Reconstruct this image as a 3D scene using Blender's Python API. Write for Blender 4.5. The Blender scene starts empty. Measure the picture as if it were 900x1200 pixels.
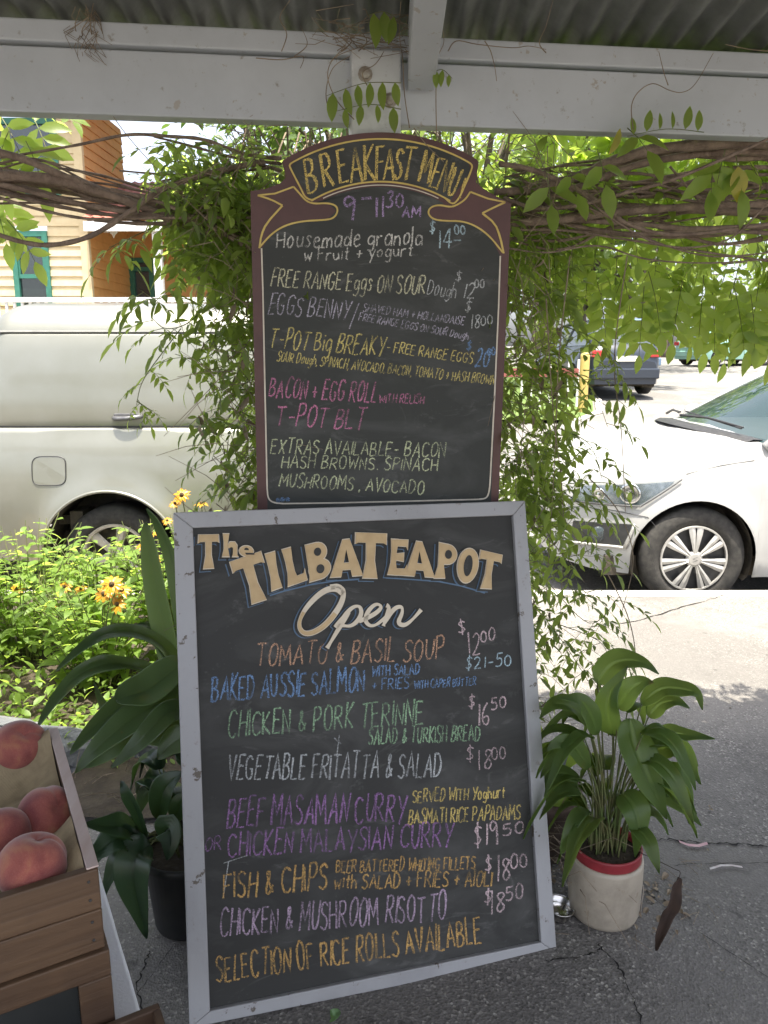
import bpy, math, random
import numpy as np
from mathutils import Vector, Matrix
random.seed(7); RNG = np.random.default_rng(7)
R = math.radians
SC = bpy.context.scene
COL = SC.collection

# ------------------------------------------------------------------ camera, sky, sun, exposure
CAM_H, TILT, FPX = 1.45, R(12.0), 901.0          # eye height, downward tilt, focal length in photo pixels (900x1200)
cam_d = bpy.data.cameras.new("camera"); cam = bpy.data.objects.new("camera", cam_d); COL.objects.link(cam)
cam_d.sensor_fit = 'VERTICAL'; cam_d.sensor_height = 36.0; cam_d.lens = 36.0 * FPX / 1200.0
cam_d.clip_start = 0.02; cam_d.clip_end = 2000
cam.location = (0, 0, CAM_H); cam.rotation_euler = (R(90) - TILT, 0, 0)
SC.camera = cam
SUN_DIR = Vector((-0.06, 0.20, -0.97)).normalized()      # the way the light travels
world = bpy.data.worlds.new("World"); SC.world = world; world.use_nodes = True
wn = world.node_tree.nodes; wn.clear()
sky = wn.new('ShaderNodeTexSky'); sky.sky_type = 'NISHITA'; sky.sun_disc = False
sky.sun_elevation = math.asin(-SUN_DIR.z); sky.sun_rotation = math.atan2(-SUN_DIR.x, -SUN_DIR.y)
sky.air_density = 0.7; sky.dust_density = 4.0; sky.ozone_density = 0.7
bg = wn.new('ShaderNodeBackground'); bg.inputs[1].default_value = 0.15
wo = wn.new('ShaderNodeOutputWorld')
hs_ = wn.new('ShaderNodeHueSaturation'); hs_.inputs['Saturation'].default_value = .5
world.node_tree.links.new(sky.outputs[0], hs_.inputs['Color']); world.node_tree.links.new(hs_.outputs[0], bg.inputs[0]); world.node_tree.links.new(bg.outputs[0], wo.inputs[0])
sun_d = bpy.data.lights.new("sun", 'SUN'); sun_d.energy = 4.1; sun_d.angle = R(0.53); sun_d.color = (1.0, 0.93, 0.79)
sun = bpy.data.objects.new("sun", sun_d); COL.objects.link(sun)
sun.rotation_euler = SUN_DIR.to_track_quat('-Z', 'Y').to_euler(); sun.location = (0, -4, 20)
SC.view_settings.view_transform = 'Standard'; SC.view_settings.look = 'None'
SC.view_settings.exposure = 1.82; SC.view_settings.gamma = 1.0
SC.render.engine = 'CYCLES'
SC.cycles.use_denoising = True; SC.cycles.max_bounces = 10; SC.cycles.diffuse_bounces = 6
SC.cycles.transparent_max_bounces = 16; SC.cycles.sample_clamp_indirect = 6.0
SC.cycles.caustics_reflective = False; SC.cycles.caustics_refractive = False

# ------------------------------------------------------------------ geometry helpers
CT, ST = math.cos(TILT), math.sin(TILT)
EYE = Vector((0, 0, CAM_H))
def ray(px, py):
    a, b = (px - 450.0) / FPX, (600.0 - py) / FPX
    return Vector((a, CT + b * ST, -ST + b * CT))
def P(px, py, Y):                                   # the point at depth Y seen at a photo pixel
    d = ray(px, py); return EYE + d * (Y / d.y)
def G(px, py, z=0.0):                               # the point at height z seen at a photo pixel
    d = ray(px, py); return EYE + d * ((z - CAM_H) / d.z)
class Plane:
    def __init__(s, p, n): s.p, s.n = Vector(p), Vector(n).normalized()
    def at(s, px, py, off=0.0):
        d = ray(px, py); k = (s.p - EYE).dot(s.n) / d.dot(s.n)
        return EYE + d * k + s.n * off

class MB:
    def __init__(s): s.v = []; s.f = []; s.n = 0
    def add(s, verts, faces):
        b = s.n
        s.v.extend([tuple(v) for v in verts]); s.n += len(verts)
        s.f.extend([tuple(i + b for i in f) for f in faces])
    def box(s, lo, hi, M=None):
        x0, y0, z0 = lo; x1, y1, z1 = hi
        vs = [Vector(c) for c in ((x0,y0,z0),(x1,y0,z0),(x1,y1,z0),(x0,y1,z0),(x0,y0,z1),(x1,y0,z1),(x1,y1,z1),(x0,y1,z1))]
        if M is not None: vs = [M @ v for v in vs]
        s.add(vs, [(0,3,2,1),(4,5,6,7),(0,1,5,4),(1,2,6,5),(2,3,7,6),(3,0,4,7)])
    def prism(s, poly, depth_vec):                  # poly: list of Vector; extruded along depth_vec
        n = len(poly); d = Vector(depth_vec)
        vs = [Vector(p) for p in poly] + [Vector(p) + d for p in poly]
        s.add(vs, [tuple(range(n)), tuple(range(2*n-1, n-1, -1))] + [(i, i+n, (i+1) % n + n, (i+1) % n) for i in range(n)])
    def tube(s, pts, r0, r1=None, n=6, cap=True):
        pts = [Vector(p) for p in pts]; r1 = r0 if r1 is None else r1
        m = len(pts); vs = []; prev = None
        for i, p in enumerate(pts):
            t = (pts[min(i+1, m-1)] - pts[max(i-1, 0)])
            if t.length < 1e-9: t = Vector((0,0,1))
            t.normalize()
            if prev is None:
                a = Vector((0,0,1)) if abs(t.z) < .9 else Vector((1,0,0))
                prev = t.cross(a).normalized()
            x = (prev - t * prev.dot(t))
            if x.length < 1e-6: x = t.orthogonal()
            x.normalize(); prev = x; y = t.cross(x)
            k = i / max(1, m-1)
            if isinstance(r0, (list, tuple)): r = r0[i]
            else: r = r0 + (r1 - r0) * k
            for j in range(n):
                a = 2*math.pi*j/n; vs.append(p + x*(r*math.cos(a)) + y*(r*math.sin(a)))
        fs = [(i*n+j, i*n+(j+1) % n, (i+1)*n+(j+1) % n, (i+1)*n+j) for i in range(m-1) for j in range(n)]
        if cap: fs += [tuple(range(n-1, -1, -1)), tuple((m-1)*n + j for j in range(n))]
        s.add(vs, fs)
    def lathe(s, prof, n=32, M=None, cap0=False, cap1=False):   # prof: (r, z)
        vs = []; m = len(prof)
        for r, z in prof:
            for j in range(n):
                a = 2*math.pi*j/n; vs.append(Vector((r*math.cos(a), r*math.sin(a), z)))
        if M is not None: vs = [M @ v for v in vs]
        fs = [(i*n+j, i*n+(j+1) % n, (i+1)*n+(j+1) % n, (i+1)*n+j) for i in range(m-1) for j in range(n)]
        if cap0: fs.append(tuple(range(n-1, -1, -1)))
        if cap1: fs.append(tuple((m-1)*n+j for j in range(n)))
        s.add(vs, fs)
    def grid(s, rows, close=False):                 # rows: list of equal-length lists of points
        m, n = len(rows), len(rows[0]); vs = [p for r in rows for p in r]
        fs = [(i*n+j, i*n+j+1, (i+1)*n+j+1, (i+1)*n+j) for i in range(m-1) for j in range(n-1)]
        if close: fs += [(i*n+n-1, i*n, (i+1)*n, (i+1)*n+n-1) for i in range(m-1)]
        s.add(vs, fs)

def build(name, mb, m, parent=None, local=False, smooth=False, label=None, bevel=0.0, solid=0.0, kind=None):
    me = bpy.data.meshes.new(name); me.from_pydata(mb.v, [], mb.f); me.update()
    if smooth: me.polygons.foreach_set('use_smooth', [True] * len(me.polygons))
    me.materials.append(m)
    o = bpy.data.objects.new(name, me); COL.objects.link(o)
    if parent is not None:
        o.parent = parent
        if parent.type == 'EMPTY' and not local: o.location = -parent.location
    if label: o['label'] = label
    if kind: o['kind'] = kind
    if solid: md = o.modifiers.new('solid', 'SOLIDIFY'); md.thickness = solid; md.offset = 0
    if bevel: md = o.modifiers.new('bevel', 'BEVEL'); md.width = bevel; md.segments = 2; md.limit_method = 'ANGLE'
    return o
def tag(o, label, cat, group=None):
    o['label'] = label; o['category'] = cat
    if group: o['group'] = group
    return o
def thing(name, label, cat, loc=(0,0,0), rz=0.0, group=None):
    o = bpy.data.objects.new(name, None); COL.objects.link(o); o.empty_display_size = .1
    o.location = loc; o.rotation_euler = (0, 0, rz)
    return tag(o, label, cat, group)
def copy_thing(o, parent=None):
    c = o.copy(); COL.objects.link(c)
    if parent is not None: c.parent = parent
    for ch in list(o.children): copy_thing(ch, c)
    return c
def smooth_path(pts, k=6):                          # Catmull-Rom through the points
    pts = [Vector(p) for p in pts]; out = []
    for i in range(len(pts)-1):
        p0, p1, p2, p3 = pts[max(i-1,0)], pts[i], pts[i+1], pts[min(i+2, len(pts)-1)]
        for j in range(k):
            t = j/k
            out.append(.5*((2*p1) + (p2-p0)*t + (2*p0-5*p1+4*p2-p3)*t*t + (3*p1-p0-3*p2+p3)*t**3))
    out.append(pts[-1]); return out
def jit(a): return random.uniform(-a, a)

# ------------------------------------------------------------------ materials
def new_mat(name):
    m = bpy.data.materials.new(name); m.use_nodes = True
    nt = m.node_tree; return m, nt, nt.nodes['Principled BSDF']
def coords(nt, scale, obj=False):
    if obj: src = nt.nodes.new('ShaderNodeTexCoord').outputs['Object']
    else: src = nt.nodes.new('ShaderNodeNewGeometry').outputs['Position']
    mp = nt.nodes.new('ShaderNodeMapping'); nt.links.new(src, mp.inputs[0])
    mp.inputs['Scale'].default_value = scale if isinstance(scale, tuple) else (scale,)*3
    return mp.outputs[0]
def noise(nt, scale, detail=4, rough=.55, obj=False, dist=0):
    n = nt.nodes.new('ShaderNodeTexNoise'); n.inputs['Scale'].default_value = 1.0
    n.inputs['Detail'].default_value = detail; n.inputs['Roughness'].default_value = rough; n.inputs['Distortion'].default_value = dist
    nt.links.new(coords(nt, scale, obj), n.inputs['Vector']); return n.outputs[0]
def ramp(nt, fac, stops):
    r = nt.nodes.new('ShaderNodeValToRGB'); nt.links.new(fac, r.inputs[0]); e = r.color_ramp.elements
    while len(e) < len(stops): e.new(.5)
    for k, (p, c) in zip(e, stops):
        k.position = p; k.color = (*c, 1) if len(c) == 3 else c
    return r.outputs[0]
def bump(nt, bsdf, h, strength, dist=.01):
    b = nt.nodes.new('ShaderNodeBump'); b.inputs['Strength'].default_value = strength; b.inputs['Distance'].default_value = dist
    nt.links.new(h, b.inputs['Height']); nt.links.new(b.outputs[0], bsdf.inputs['Normal'])
def mixc(nt, fac, a, b):
    x = nt.nodes.new('ShaderNodeMix'); x.data_type = 'RGBA'
    for sock, v in ((x.inputs[0], fac), (x.inputs[6], a), (x.inputs[7], b)):
        if isinstance(v, (tuple, list)): sock.default_value = (*v, 1)
        elif isinstance(v, (int, float)): sock.default_value = v
        else: nt.links.new(v, sock)
    return x.outputs[2]
def simple(name, c0, c1=None, rough=.6, scale=6.0, detail=5, bmp=0.0, bscale=None, metal=0.0, coat=0.0, spec=.5, lo=.35, hi=.65, obj=False, sheen=0):
    m, nt, b = new_mat(name)
    if c1 is None: c1 = tuple(x*.85 for x in c0)
    n = noise(nt, scale, detail, obj=obj)
    nt.links.new(ramp(nt, n, [(lo, c0), (hi, c1)]), b.inputs['Base Color'])
    b.inputs['Roughness'].default_value = rough; b.inputs['Metallic'].default_value = metal
    b.inputs['Coat Weight'].default_value = coat; b.inputs['Specular IOR Level'].default_value = spec
    b.inputs['Sheen Weight'].default_value = sheen
    if bmp: bump(nt, b, noise(nt, bscale or scale*4, 4, obj=obj), bmp)
    return m
def leafmat(name, c0, c1, trans=(.25,.42,.04), tw=.4, rough=.4, scale=28.0, streak=None):
    m, nt, b = new_mat(name)
    n = noise(nt, scale, 2)
    colr = ramp(nt, n, [(.3, c0), (.7, c1)])
    if streak:                                       # browned, spotted patches
        colr = mixc(nt, ramp(nt, noise(nt, 17.0, 6, .6), [(.60, (0,0,0)), (.70, (1,1,1))]), colr, tuple(.6*x+.4*y for x, y in zip(c1, streak)))
        colr = mixc(nt, ramp(nt, noise(nt, 13.0, 6, .65), [(.675, (0,0,0)), (.70, (1,1,1))]), colr, streak)
        bump(nt, b, noise(nt, 120.0, 3), .12, .002)
    nt.links.new(colr, b.inputs['Base Color']); b.inputs['Roughness'].default_value = rough
    t = nt.nodes.new('ShaderNodeBsdfTranslucent'); nt.links.new(mixc(nt, n, trans, tuple(x*.75 for x in trans)), t.inputs[0])
    mx = nt.nodes.new('ShaderNodeMixShader'); mx.inputs[0].default_value = tw
    nt.links.new(b.outputs[0], mx.inputs[1]); nt.links.new(t.outputs[0], mx.inputs[2])
    nt.links.new(mx.outputs[0], nt.nodes['Material Output'].inputs[0])
    return m
def wood(name, c0, c1, rough=.65, scale=(3, 40, 40), bmp=.3, c2=None):
    m, nt, b = new_mat(name)
    n = noise(nt, scale, 6, .6, obj=True, dist=.6); g = noise(nt, 7.0, 5)
    c = ramp(nt, n, [(.3, c0), (.68, c1)])
    if c2: c = mixc(nt, ramp(nt, g, [(.45, (0,0,0)), (.62, (1,1,1))]), c, c2)
    nt.links.new(c, b.inputs['Base Color']); b.inputs['Roughness'].default_value = rough
    bump(nt, b, n, bmp, .004); return m
def painted(name, c, dirt=(.2,.17,.13), rough=.5, amt=(.60,.74), sc=9.0, chip=None, dk=.72, worn=.66):
    m, nt, b = new_mat(name)
    n = noise(nt, sc, 8, .65); base = mixc(nt, ramp(nt, n, [(amt[0], (0,0,0)), (amt[1], (1,1,1))]), c, tuple(x*dk for x in c))
    if chip:
        k = noise(nt, 26.0, 7, .62); base = mixc(nt, ramp(nt, k, [(worn, (0,0,0)), (worn+.02, (1,1,1))]), base, chip)
    base = mixc(nt, ramp(nt, noise(nt, 35.0, 6, .7), [(.62, (0,0,0)), (.75, (1,1,1))]), base, dirt)
    nt.links.new(base, b.inputs['Base Color']); b.inputs['Roughness'].default_value = rough
    bump(nt, b, noise(nt, (60, 60, 60), 5), .12, .003); return m
def chalk(name, c, cover=.52):
    m, nt, b = new_mat(name)
    b.inputs['Base Color'].default_value = (*c, 1); b.inputs['Roughness'].default_value = .95; b.inputs['Specular IOR Level'].default_value = .1
    a = ramp(nt, noise(nt, 420.0, 3, .7), [(cover-.12, (1,1,1)), (cover+.12, (.15,.15,.15))])
    w = ramp(nt, noise(nt, 22.0, 2), [(.35, (1,1,1)), (.7, (.35,.35,.35))])
    mu = nt.nodes.new('ShaderNodeMath'); mu.operation = 'MULTIPLY'; nt.links.new(a, mu.inputs[0]); nt.links.new(w, mu.inputs[1])
    nt.links.new(mu.outputs[0], b.inputs['Alpha']); return m
def glass(name, tint, rough=.03, alpha=.5):
    m, nt, b = new_mat(name)
    b.inputs['Base Color'].default_value = (*tint, 1); b.inputs['Roughness'].default_value = rough
    b.inputs['Alpha'].default_value = alpha; b.inputs['Specular IOR Level'].default_value = .8; b.inputs['Coat Weight'].default_value = .6
    return m

def m_asphalt(name, dark, mid, light, wet=.85, sc=1.0):
    m, nt, b = new_mat(name)
    v = nt.nodes.new('ShaderNodeTexVoronoi'); v.inputs['Scale'].default_value = 1; nt.links.new(coords(nt, 170.0*sc), v.inputs['Vector'])
    sep = nt.nodes.new('ShaderNodeSeparateColor'); nt.links.new(v.outputs['Color'], sep.inputs[0])
    stone = ramp(nt, sep.outputs[0], [(0, dark), (.5, mid), (.86, mid), (1.0, light)])
    big = noise(nt, 1.6, 7, .62)
    c = mixc(nt, ramp(nt, big, [(.36, (0,0,0)), (.66, (1,1,1))]), stone, mid)
    st = noise(nt, 5.0, 6, .7)
    c = mixc(nt, ramp(nt, st, [(.56, (0,0,0)), (.70, (.75,.75,.75))]), c, tuple(x*.55 for x in mid))
    c = mixc(nt, ramp(nt, noise(nt, .9, 6, .62, dist=.8), [(.50, (0,0,0)), (.60, (.6,.6,.6))]), c, tuple(x*.62 for x in mid))
    c = mixc(nt, ramp(nt, noise(nt, 11.0, 3, .5), [(.68, (0,0,0)), (.71, (.8,.8,.8))]), c, tuple(x*.45 for x in mid))
    nt.links.new(c, b.inputs['Base Color']); b.inputs['Roughness'].default_value = wet
    h = nt.nodes.new('ShaderNodeMath'); h.operation = 'ADD'; nt.links.new(v.outputs['Distance'], h.inputs[0]); nt.links.new(noise(nt, 9.0, 5), h.inputs[1])
    bump(nt, b, h.outputs[0], .45, .004); return m

M = {}
M['path'] = m_asphalt('footpath_asphalt', (.060,.057,.053), (.170,.160,.150), (.46,.44,.40))
M['road'] = m_asphalt('road_asphalt', (.08,.077,.073), (.17,.163,.155), (.38,.36,.34), sc=.7)
M['kerb'] = simple('kerb_concrete', (.42,.40,.37), (.30,.29,.27), .85, 9, bmp=.3)
M['dirt'] = simple('dusty_ground', (.20,.185,.16), (.16,.15,.13), .95, .4, bmp=.2)
M['soil'] = simple('garden_soil', (.035,.026,.018), (.06,.046,.032), .95, 22, bmp=.8, bscale=60)
M['grass'] = simple('verge_grass', (.06,.11,.02), (.11,.16,.035), .9, 9, bmp=.8, bscale=90)
M['white_paint'] = painted('white_paint', (.49,.52,.56), chip=(.38,.36,.34), amt=(.42,.78), sc=4.0, dk=.84)
M['bracket_paint'] = painted('bracket_paint', (.58,.60,.63), amt=(.52,.7), chip=(.3,.29,.26))
M['frame_paint'] = painted('frame_paint', (.36,.36,.37), amt=(.46,.72), sc=(5.0,5.0,2.2), chip=(.12,.10,.08), dk=.78, worn=.635)
M['iron'] = simple('corrugated_iron', (.12,.125,.12), (.19,.20,.19), .55, 9, metal=.35, bmp=.15)
M['slate'] = None
def m_slate(name, c, smudge):
    m, nt, b = new_mat(name)
    n = noise(nt, (3.0, 3.0, 7.0), 6, .6, dist=1.2)
    c1 = mixc(nt, ramp(nt, n, [(.46, (0,0,0)), (.78, (1,1,1))]), c, smudge)
    c1 = mixc(nt, ramp(nt, noise(nt, (4.0, 4.0, 9.0), 7, .7, dist=2.5), [(.58, (0,0,0)), (.74, (.7,.7,.7))]), c1, tuple(x*1.7 for x in smudge))
    c1 = mixc(nt, ramp(nt, noise(nt, 130.0, 3, .6), [(.68, (0,0,0)), (.78, (.35,.35,.35))]), c1, tuple(x*1.6 for x in smudge))
    nt.links.new(c1, b.inputs['Base Color']); b.inputs['Roughness'].default_value = .72; b.inputs['Specular IOR Level'].default_value = .35
    bump(nt, b, noise(nt, 90.0, 4), .08, .002); return m
M['slate'] = m_slate('blackboard_paint', (.041,.041,.039), (.085,.085,.081))
M['slate_green'] = m_slate('menu_blackboard_paint', (.046,.049,.046), (.085,.088,.085))
M['brown_paint'] = simple('maroon_paint', (.095,.040,.036), (.075,.032,.029), .5, 14, bmp=.05)
M['gold_paint'] = simple('gold_line_paint', (.62,.47,.13), (.52,.38,.10), .5, 40)
M['cream_paint'] = simple('cream_line_paint', (.66,.60,.50), (.56,.50,.41), .5, 40)
M['sign_tan'] = simple('sign_tan_paint', (.58,.42,.22), (.49,.34,.17), .55, 30)
M['sign_cream'] = simple('sign_cream_paint', (.72,.64,.50), (.64,.55,.42), .55, 30)
M['sign_blue'] = simple('sign_blue_paint', (.10,.17,.26), (.08,.14,.22), .55, 30)
M['steel'] = simple('galvanised_steel', (.5,.5,.48), (.35,.34,.32), .4, 40, metal=.7)
M['rust'] = simple('rusty_bolt', (.25,.2,.16), (.4,.38,.35), .6, 80, metal=.3)
CH = {'white': (.80,.79,.74), 'cream': (.80,.78,.55), 'yellow': (.80,.68,.25), 'gold': (.85,.66,.22), 'pink': (.66,.26,.42),
      'purple': (.52,.38,.66), 'violet': (.40,.22,.46), 'lilac': (.55,.52,.62), 'blue': (.22,.36,.60), 'ice': (.55,.72,.80),
      'green': (.38,.58,.36), 'coral': (.66,.40,.26), 'rose': (.80,.62,.64), 'orange': (.72,.45,.16), 'mauve': (.62,.47,.62), 'lime': (.72,.78,.50), 'grey': (.62,.64,.64)}
CHM = {k: chalk('chalk_' + k, v) for k, v in CH.items()}
M['bark'] = simple('vine_bark', (.29,.22,.17), (.16,.115,.09), .9, (30), bmp=.8, bscale=120)
M['twig'] = simple('dry_twig', (.30,.24,.17), (.17,.13,.095), .9, 30)
M['green_stem'] = simple('green_stem', (.10,.15,.04), (.15,.14,.06), .7, 30)
M['jasmine'] = leafmat('jasmine_leaf', (.070,.110,.028), (.13,.175,.050), (.62,.80,.15), .54)
M['wisteria'] = leafmat('wisteria_leaf', (.080,.135,.030), (.14,.20,.048), (.66,.84,.15), .58)
M['yellow_leaf'] = leafmat('yellowing_leaf', (.45,.38,.06), (.30,.32,.05), (.6,.5,.08), .4)
M['strap'] = None
M['rud_leaf'] = leafmat('garden_leaf', (.105,.18,.032), (.17,.26,.052), (.62,.82,.14), .52, rough=.5)
M['petal'] = leafmat('yellow_petal', (.48,.22,.010), (.55,.28,.015), (.65,.35,.025), .3)
M['cone'] = simple('flower_cone', (.05,.03,.012), (.10,.06,.02), .9, 60, bmp=.8)
M['dead'] = leafmat('dead_leaf', (.07,.045,.035), (.045,.03,.026), (.10,.06,.03), .15, rough=.8)
M['litter'] = leafmat('litter_leaf', (.30,.25,.18), (.18,.13,.09), (.2,.15,.1), .1, rough=.8)
M['strap'] = leafmat('strap_leaf', (.066,.115,.052), (.095,.150,.062), (.34,.50,.09), .28, rough=.26, scale=14, streak=(.16,.12,.045))
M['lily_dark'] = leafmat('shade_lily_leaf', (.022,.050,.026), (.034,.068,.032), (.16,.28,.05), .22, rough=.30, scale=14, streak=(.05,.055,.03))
M['lily'] = leafmat('lily_leaf', (.070,.130,.042), (.105,.170,.055), (.52,.70,.12), .48, rough=.36, scale=14, streak=(.20,.16,.05))

# ------------------------------------------------------------------ the setting: ground sheets
def sheet(name, rows, m, kind='structure'):
    mb = MB(); mb.grid(rows); o = build(name, mb, m); o['kind'] = kind; return o
KY = 4.52                                            # front edge of the kerb
sheet('terrain', [[(x, y, z) for x in (-600, 0, 600)] for y, z in ((-300, -.6), (6, -.6), (40, .1), (700, 2))], M['dirt'])
rng = np.random.default_rng(3)
rows = []
for j in range(60):
    y = -9 + j*(KY-.14+9)/59; rows.append([(x, y, .003*math.sin(x*3.1+y*1.7)*math.sin(y*2.3-x)) for x in np.linspace(-16, 16, 120)])
fp = sheet('footpath', rows, M['path'])
kb = MB()
prof = [(KY-.145, -.2), (KY-.145, .006), (KY-.02, .004), (KY-.004, -.006), (KY, -.03), (KY+.012, -.15), (KY+.012, -.3)]
kb.grid([[(x, y + .004*math.sin(x*1.3), z + .002*math.sin(x*2.9)) for x in np.linspace(-14, 14, 80)] for y, z in prof])
for x in np.arange(-12, 13, 2.4): kb.box((x+.9, KY-.1462, .002), (x+.912, KY+.0135, .0075))
o = build('kerb', kb, M['kerb']); o['kind'] = 'structure'
def road_z(y):
    if y < 6: return -.15
    if y < 18: return -.15 + .64*((y-6)/12)**1.15
    return .49 + (y-18)*.019
ys = [3.9, 4.5, 5.2, 6] + list(np.linspace(7, 18, 12)) + [22, 28, 36, 50, 80]
sheet('road', [[(x, y, road_z(y)) for x in (-70, -20, 0, 20, 70)] for y in ys], M['road'])
# verge of grass and its little path on the far side, right of the house
sheet('grass_verge', [[(x0 + (x1-x0)*t, y, road_z(y)+.03 + .02*math.sin(9*t)) for t in np.linspace(0, 1, 7)] for y, x0, x1 in ((13.3, -16, 3.3), (14.4, -16, 3.9), (16, -16, 4.3), (20, -16, 4.9), (30, -16, 6.0))], M['grass'])
kb = MB(); kb.grid([[(x + dx*(1 if i else 0), y, road_z(y) + dz) for i, (dx, dz) in enumerate(((0, -.02), (0, .05), (.14, .05), (.16, -.02)))] for x, y in ((-16, 13.1), (3.0, 13.1), (3.35, 13.4), (3.95, 14.4), (4.35, 16), (4.95, 20), (6.05, 30))])
o = build('far_kerb', kb, M['kerb']); o['kind'] = 'structure'
# garden bed soil left of the post
rows = []
for j in range(26):
    y = 2.15 + j*(KY-.16-2.15)/25
    rows.append([(x, y, .010 + .045*math.sin(math.pi*j/25)*max(0, math.sin(math.pi*i/27)) + .016*rng.random()) for i, x in enumerate(np.linspace(-3.6, -.25, 28))])
sheet('garden_bed', rows, M['soil'])

# cracks in the asphalt (narrow dark fissures with crumbled edges)
m, nt, b = new_mat('crack_dark'); b.inputs['Base Color'].default_value = (.012,.011,.010,1); b.inputs['Roughness'].default_value = 1
M['crack'] = m
def crack(pts_px, w, name='pavement_crack'):
    pts = smooth_path([G(*p) for p in pts_px], 9); mb = MB(); A, B = [], []
    for i, p in enumerate(pts):
        t = (pts[min(i+1, len(pts)-1)] - pts[max(i-1, 0)]).normalized(); nrm = Vector((-t.y, t.x, 0)); ww = w*.55*random.uniform(.15, 1.4)
        p = p + nrm*jit(w*1.1); z = .003*math.sin(p.x*3.1+p.y*1.7)*math.sin(p.y*2.3-p.x) + .0035
        A.append(Vector((p.x, p.y, z)) + nrm*ww); B.append(Vector((p.x, p.y, z)) - nrm*ww)
    mb.grid([A, B]); o = build(name, mb, M['crack']); o['kind'] = 'structure'; return o
crack([(752,986),(790,985),(830,989),(870,990),(905,994),(960,998)], .006)
crack([(700,1108),(722,1130),(738,1160),(752,1200),(760,1240)], .004)
crack([(640,1128),(690,1120),(705,1112)], .003)
crack([(175,1115),(168,1135),(160,1160),(170,1190),(168,1230)], .004)
crack([(205,1105),(180,1140),(160,1165)], .0015)
crack([(790,1015),(830,1013),(905,1012)], .0025)
crack([(690,735),(740,728),(800,712),(850,698)], .008)
crack([(760,1050),(800,1080),(860,1120),(905,1150)], .0015)

# ------------------------------------------------------------------ verandah (beam, post, rafter, iron roof)
YAW = math.atan2(.1195, 1.0)                         # the verandah runs slightly askew to the camera
E1 = Vector((math.cos(YAW), math.sin(YAW), 0)); E2 = Vector((-math.sin(YAW), math.cos(YAW), 0)); VO = Vector((0, 1.926, 0))
MV = Matrix(((E1.x, E2.x, 0, VO.x), (E1.y, E2.y, 0, VO.y), (0, 0, 1, 0), (0, 0, 0, 1)))
def V(u, w, z): return VO + E1*u + E2*w + Vector((0, 0, z))
ver = thing('verandah', 'white painted timber verandah with corrugated iron roof above the two menu boards', 'verandah', V(-.015, .08, 0))
ZB, ZT, ZS = 1.975, 2.112, 2.164
mb = MB(); mb.box((-4, .065, ZB), (4, .115, ZT), MV); build('beam', mb, M['white_paint'], ver, bevel=.004)
mb = MB(); mb.box((-4, .052, ZT+.006), (4, .125, ZS), MV); build('beam_capping', mb, M['white_paint'], ver, bevel=.004)
mb = MB(); mb.box((-.072, .034, -.01), (.045, .135, 2.128), MV); build('post', mb, M['bracket_paint'], ver, bevel=.005)
bolt = MB(); bolt.lathe([(.017, 0), (.017, .003), (.012, .0035), (.0115, .012), (.006, .014), (0.0001, .014)], 12, Matrix.Rotation(R(90), 4, 'X'))
for u, z in ((-.040, 2.072), (.018, 2.018)):
    bo = build('bolt', bolt, M['rust'], ver, local=True); bo.location = V(u, .0335, z) - ver.location; bo.rotation_euler = (0, 0, YAW)
# rafter running back from the beam to the building, over the camera
mb = MB(); sl = .10
for u0 in (.062, -1.75, 1.95):
    vs = []
    for w, h in ((.050, 0), (-2.5, 2.55*sl)):
        for du, dz in ((0, -.105), (.062, -.105), (.062, .03), (0, .03)): vs.append(V(u0, .05, 2.15 + dz + h) + Vector((du, w-.05, 0)))
    m1 = MB(); m1.add(vs, [(0,1,2,3), (7,6,5,4), (0,4,5,1), (1,5,6,2), (2,6,7,3), (3,7,4,0)]); build('rafter', m1, M['white_paint'], ver, bevel=.003)
# corrugated sheet
mb = MB(); us = np.arange(-3.9, 3.9, .076/8); rowsr = []
for w in (.27, .18, .05, -.6, -1.4, -2.0, -2.6):
    rowsr.append([V(u, .05, 0) + Vector((0, w-.05, 2.196 - (w-.05)*sl + .0125*math.cos(2*math.pi*u/.076))) for u in us])
mb.grid(rowsr); build('iron_roof', mb, M['iron'], ver, smooth=True, solid=.0012)

# ------------------------------------------------------------------ strokes, lettering
def chaikin(p, n=2):
    for _ in range(n):
        q = [p[0]]
        for a, c in zip(p[:-1], p[1:]):
            q += [(a[0]*.75+c[0]*.25, a[1]*.75+c[1]*.25), (a[0]*.25+c[0]*.75, a[1]*.25+c[1]*.75)]
        q.append(p[-1]); p = q
    return p
def ribbon(mb, pts, w, to3, off, vary=.25):          # pts in photo pixels on the board
    L, Rr = [], []; n = len(pts)
    for i, p in enumerate(pts):
        a, c = pts[max(i-1,0)], pts[min(i+1,n-1)]
        tx, ty = c[0]-a[0], c[1]-a[1]; l = math.hypot(tx, ty) or 1; nx, ny = -ty/l, tx/l
        ww = (w[i] if isinstance(w, (list, tuple)) else w)*.5*(1+jit(vary))
        L.append(to3(p[0]+nx*ww, p[1]+ny*ww, off)); Rr.append(to3(p[0]-nx*ww, p[1]-ny*ww, off))
    mb.grid([L, Rr])
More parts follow.
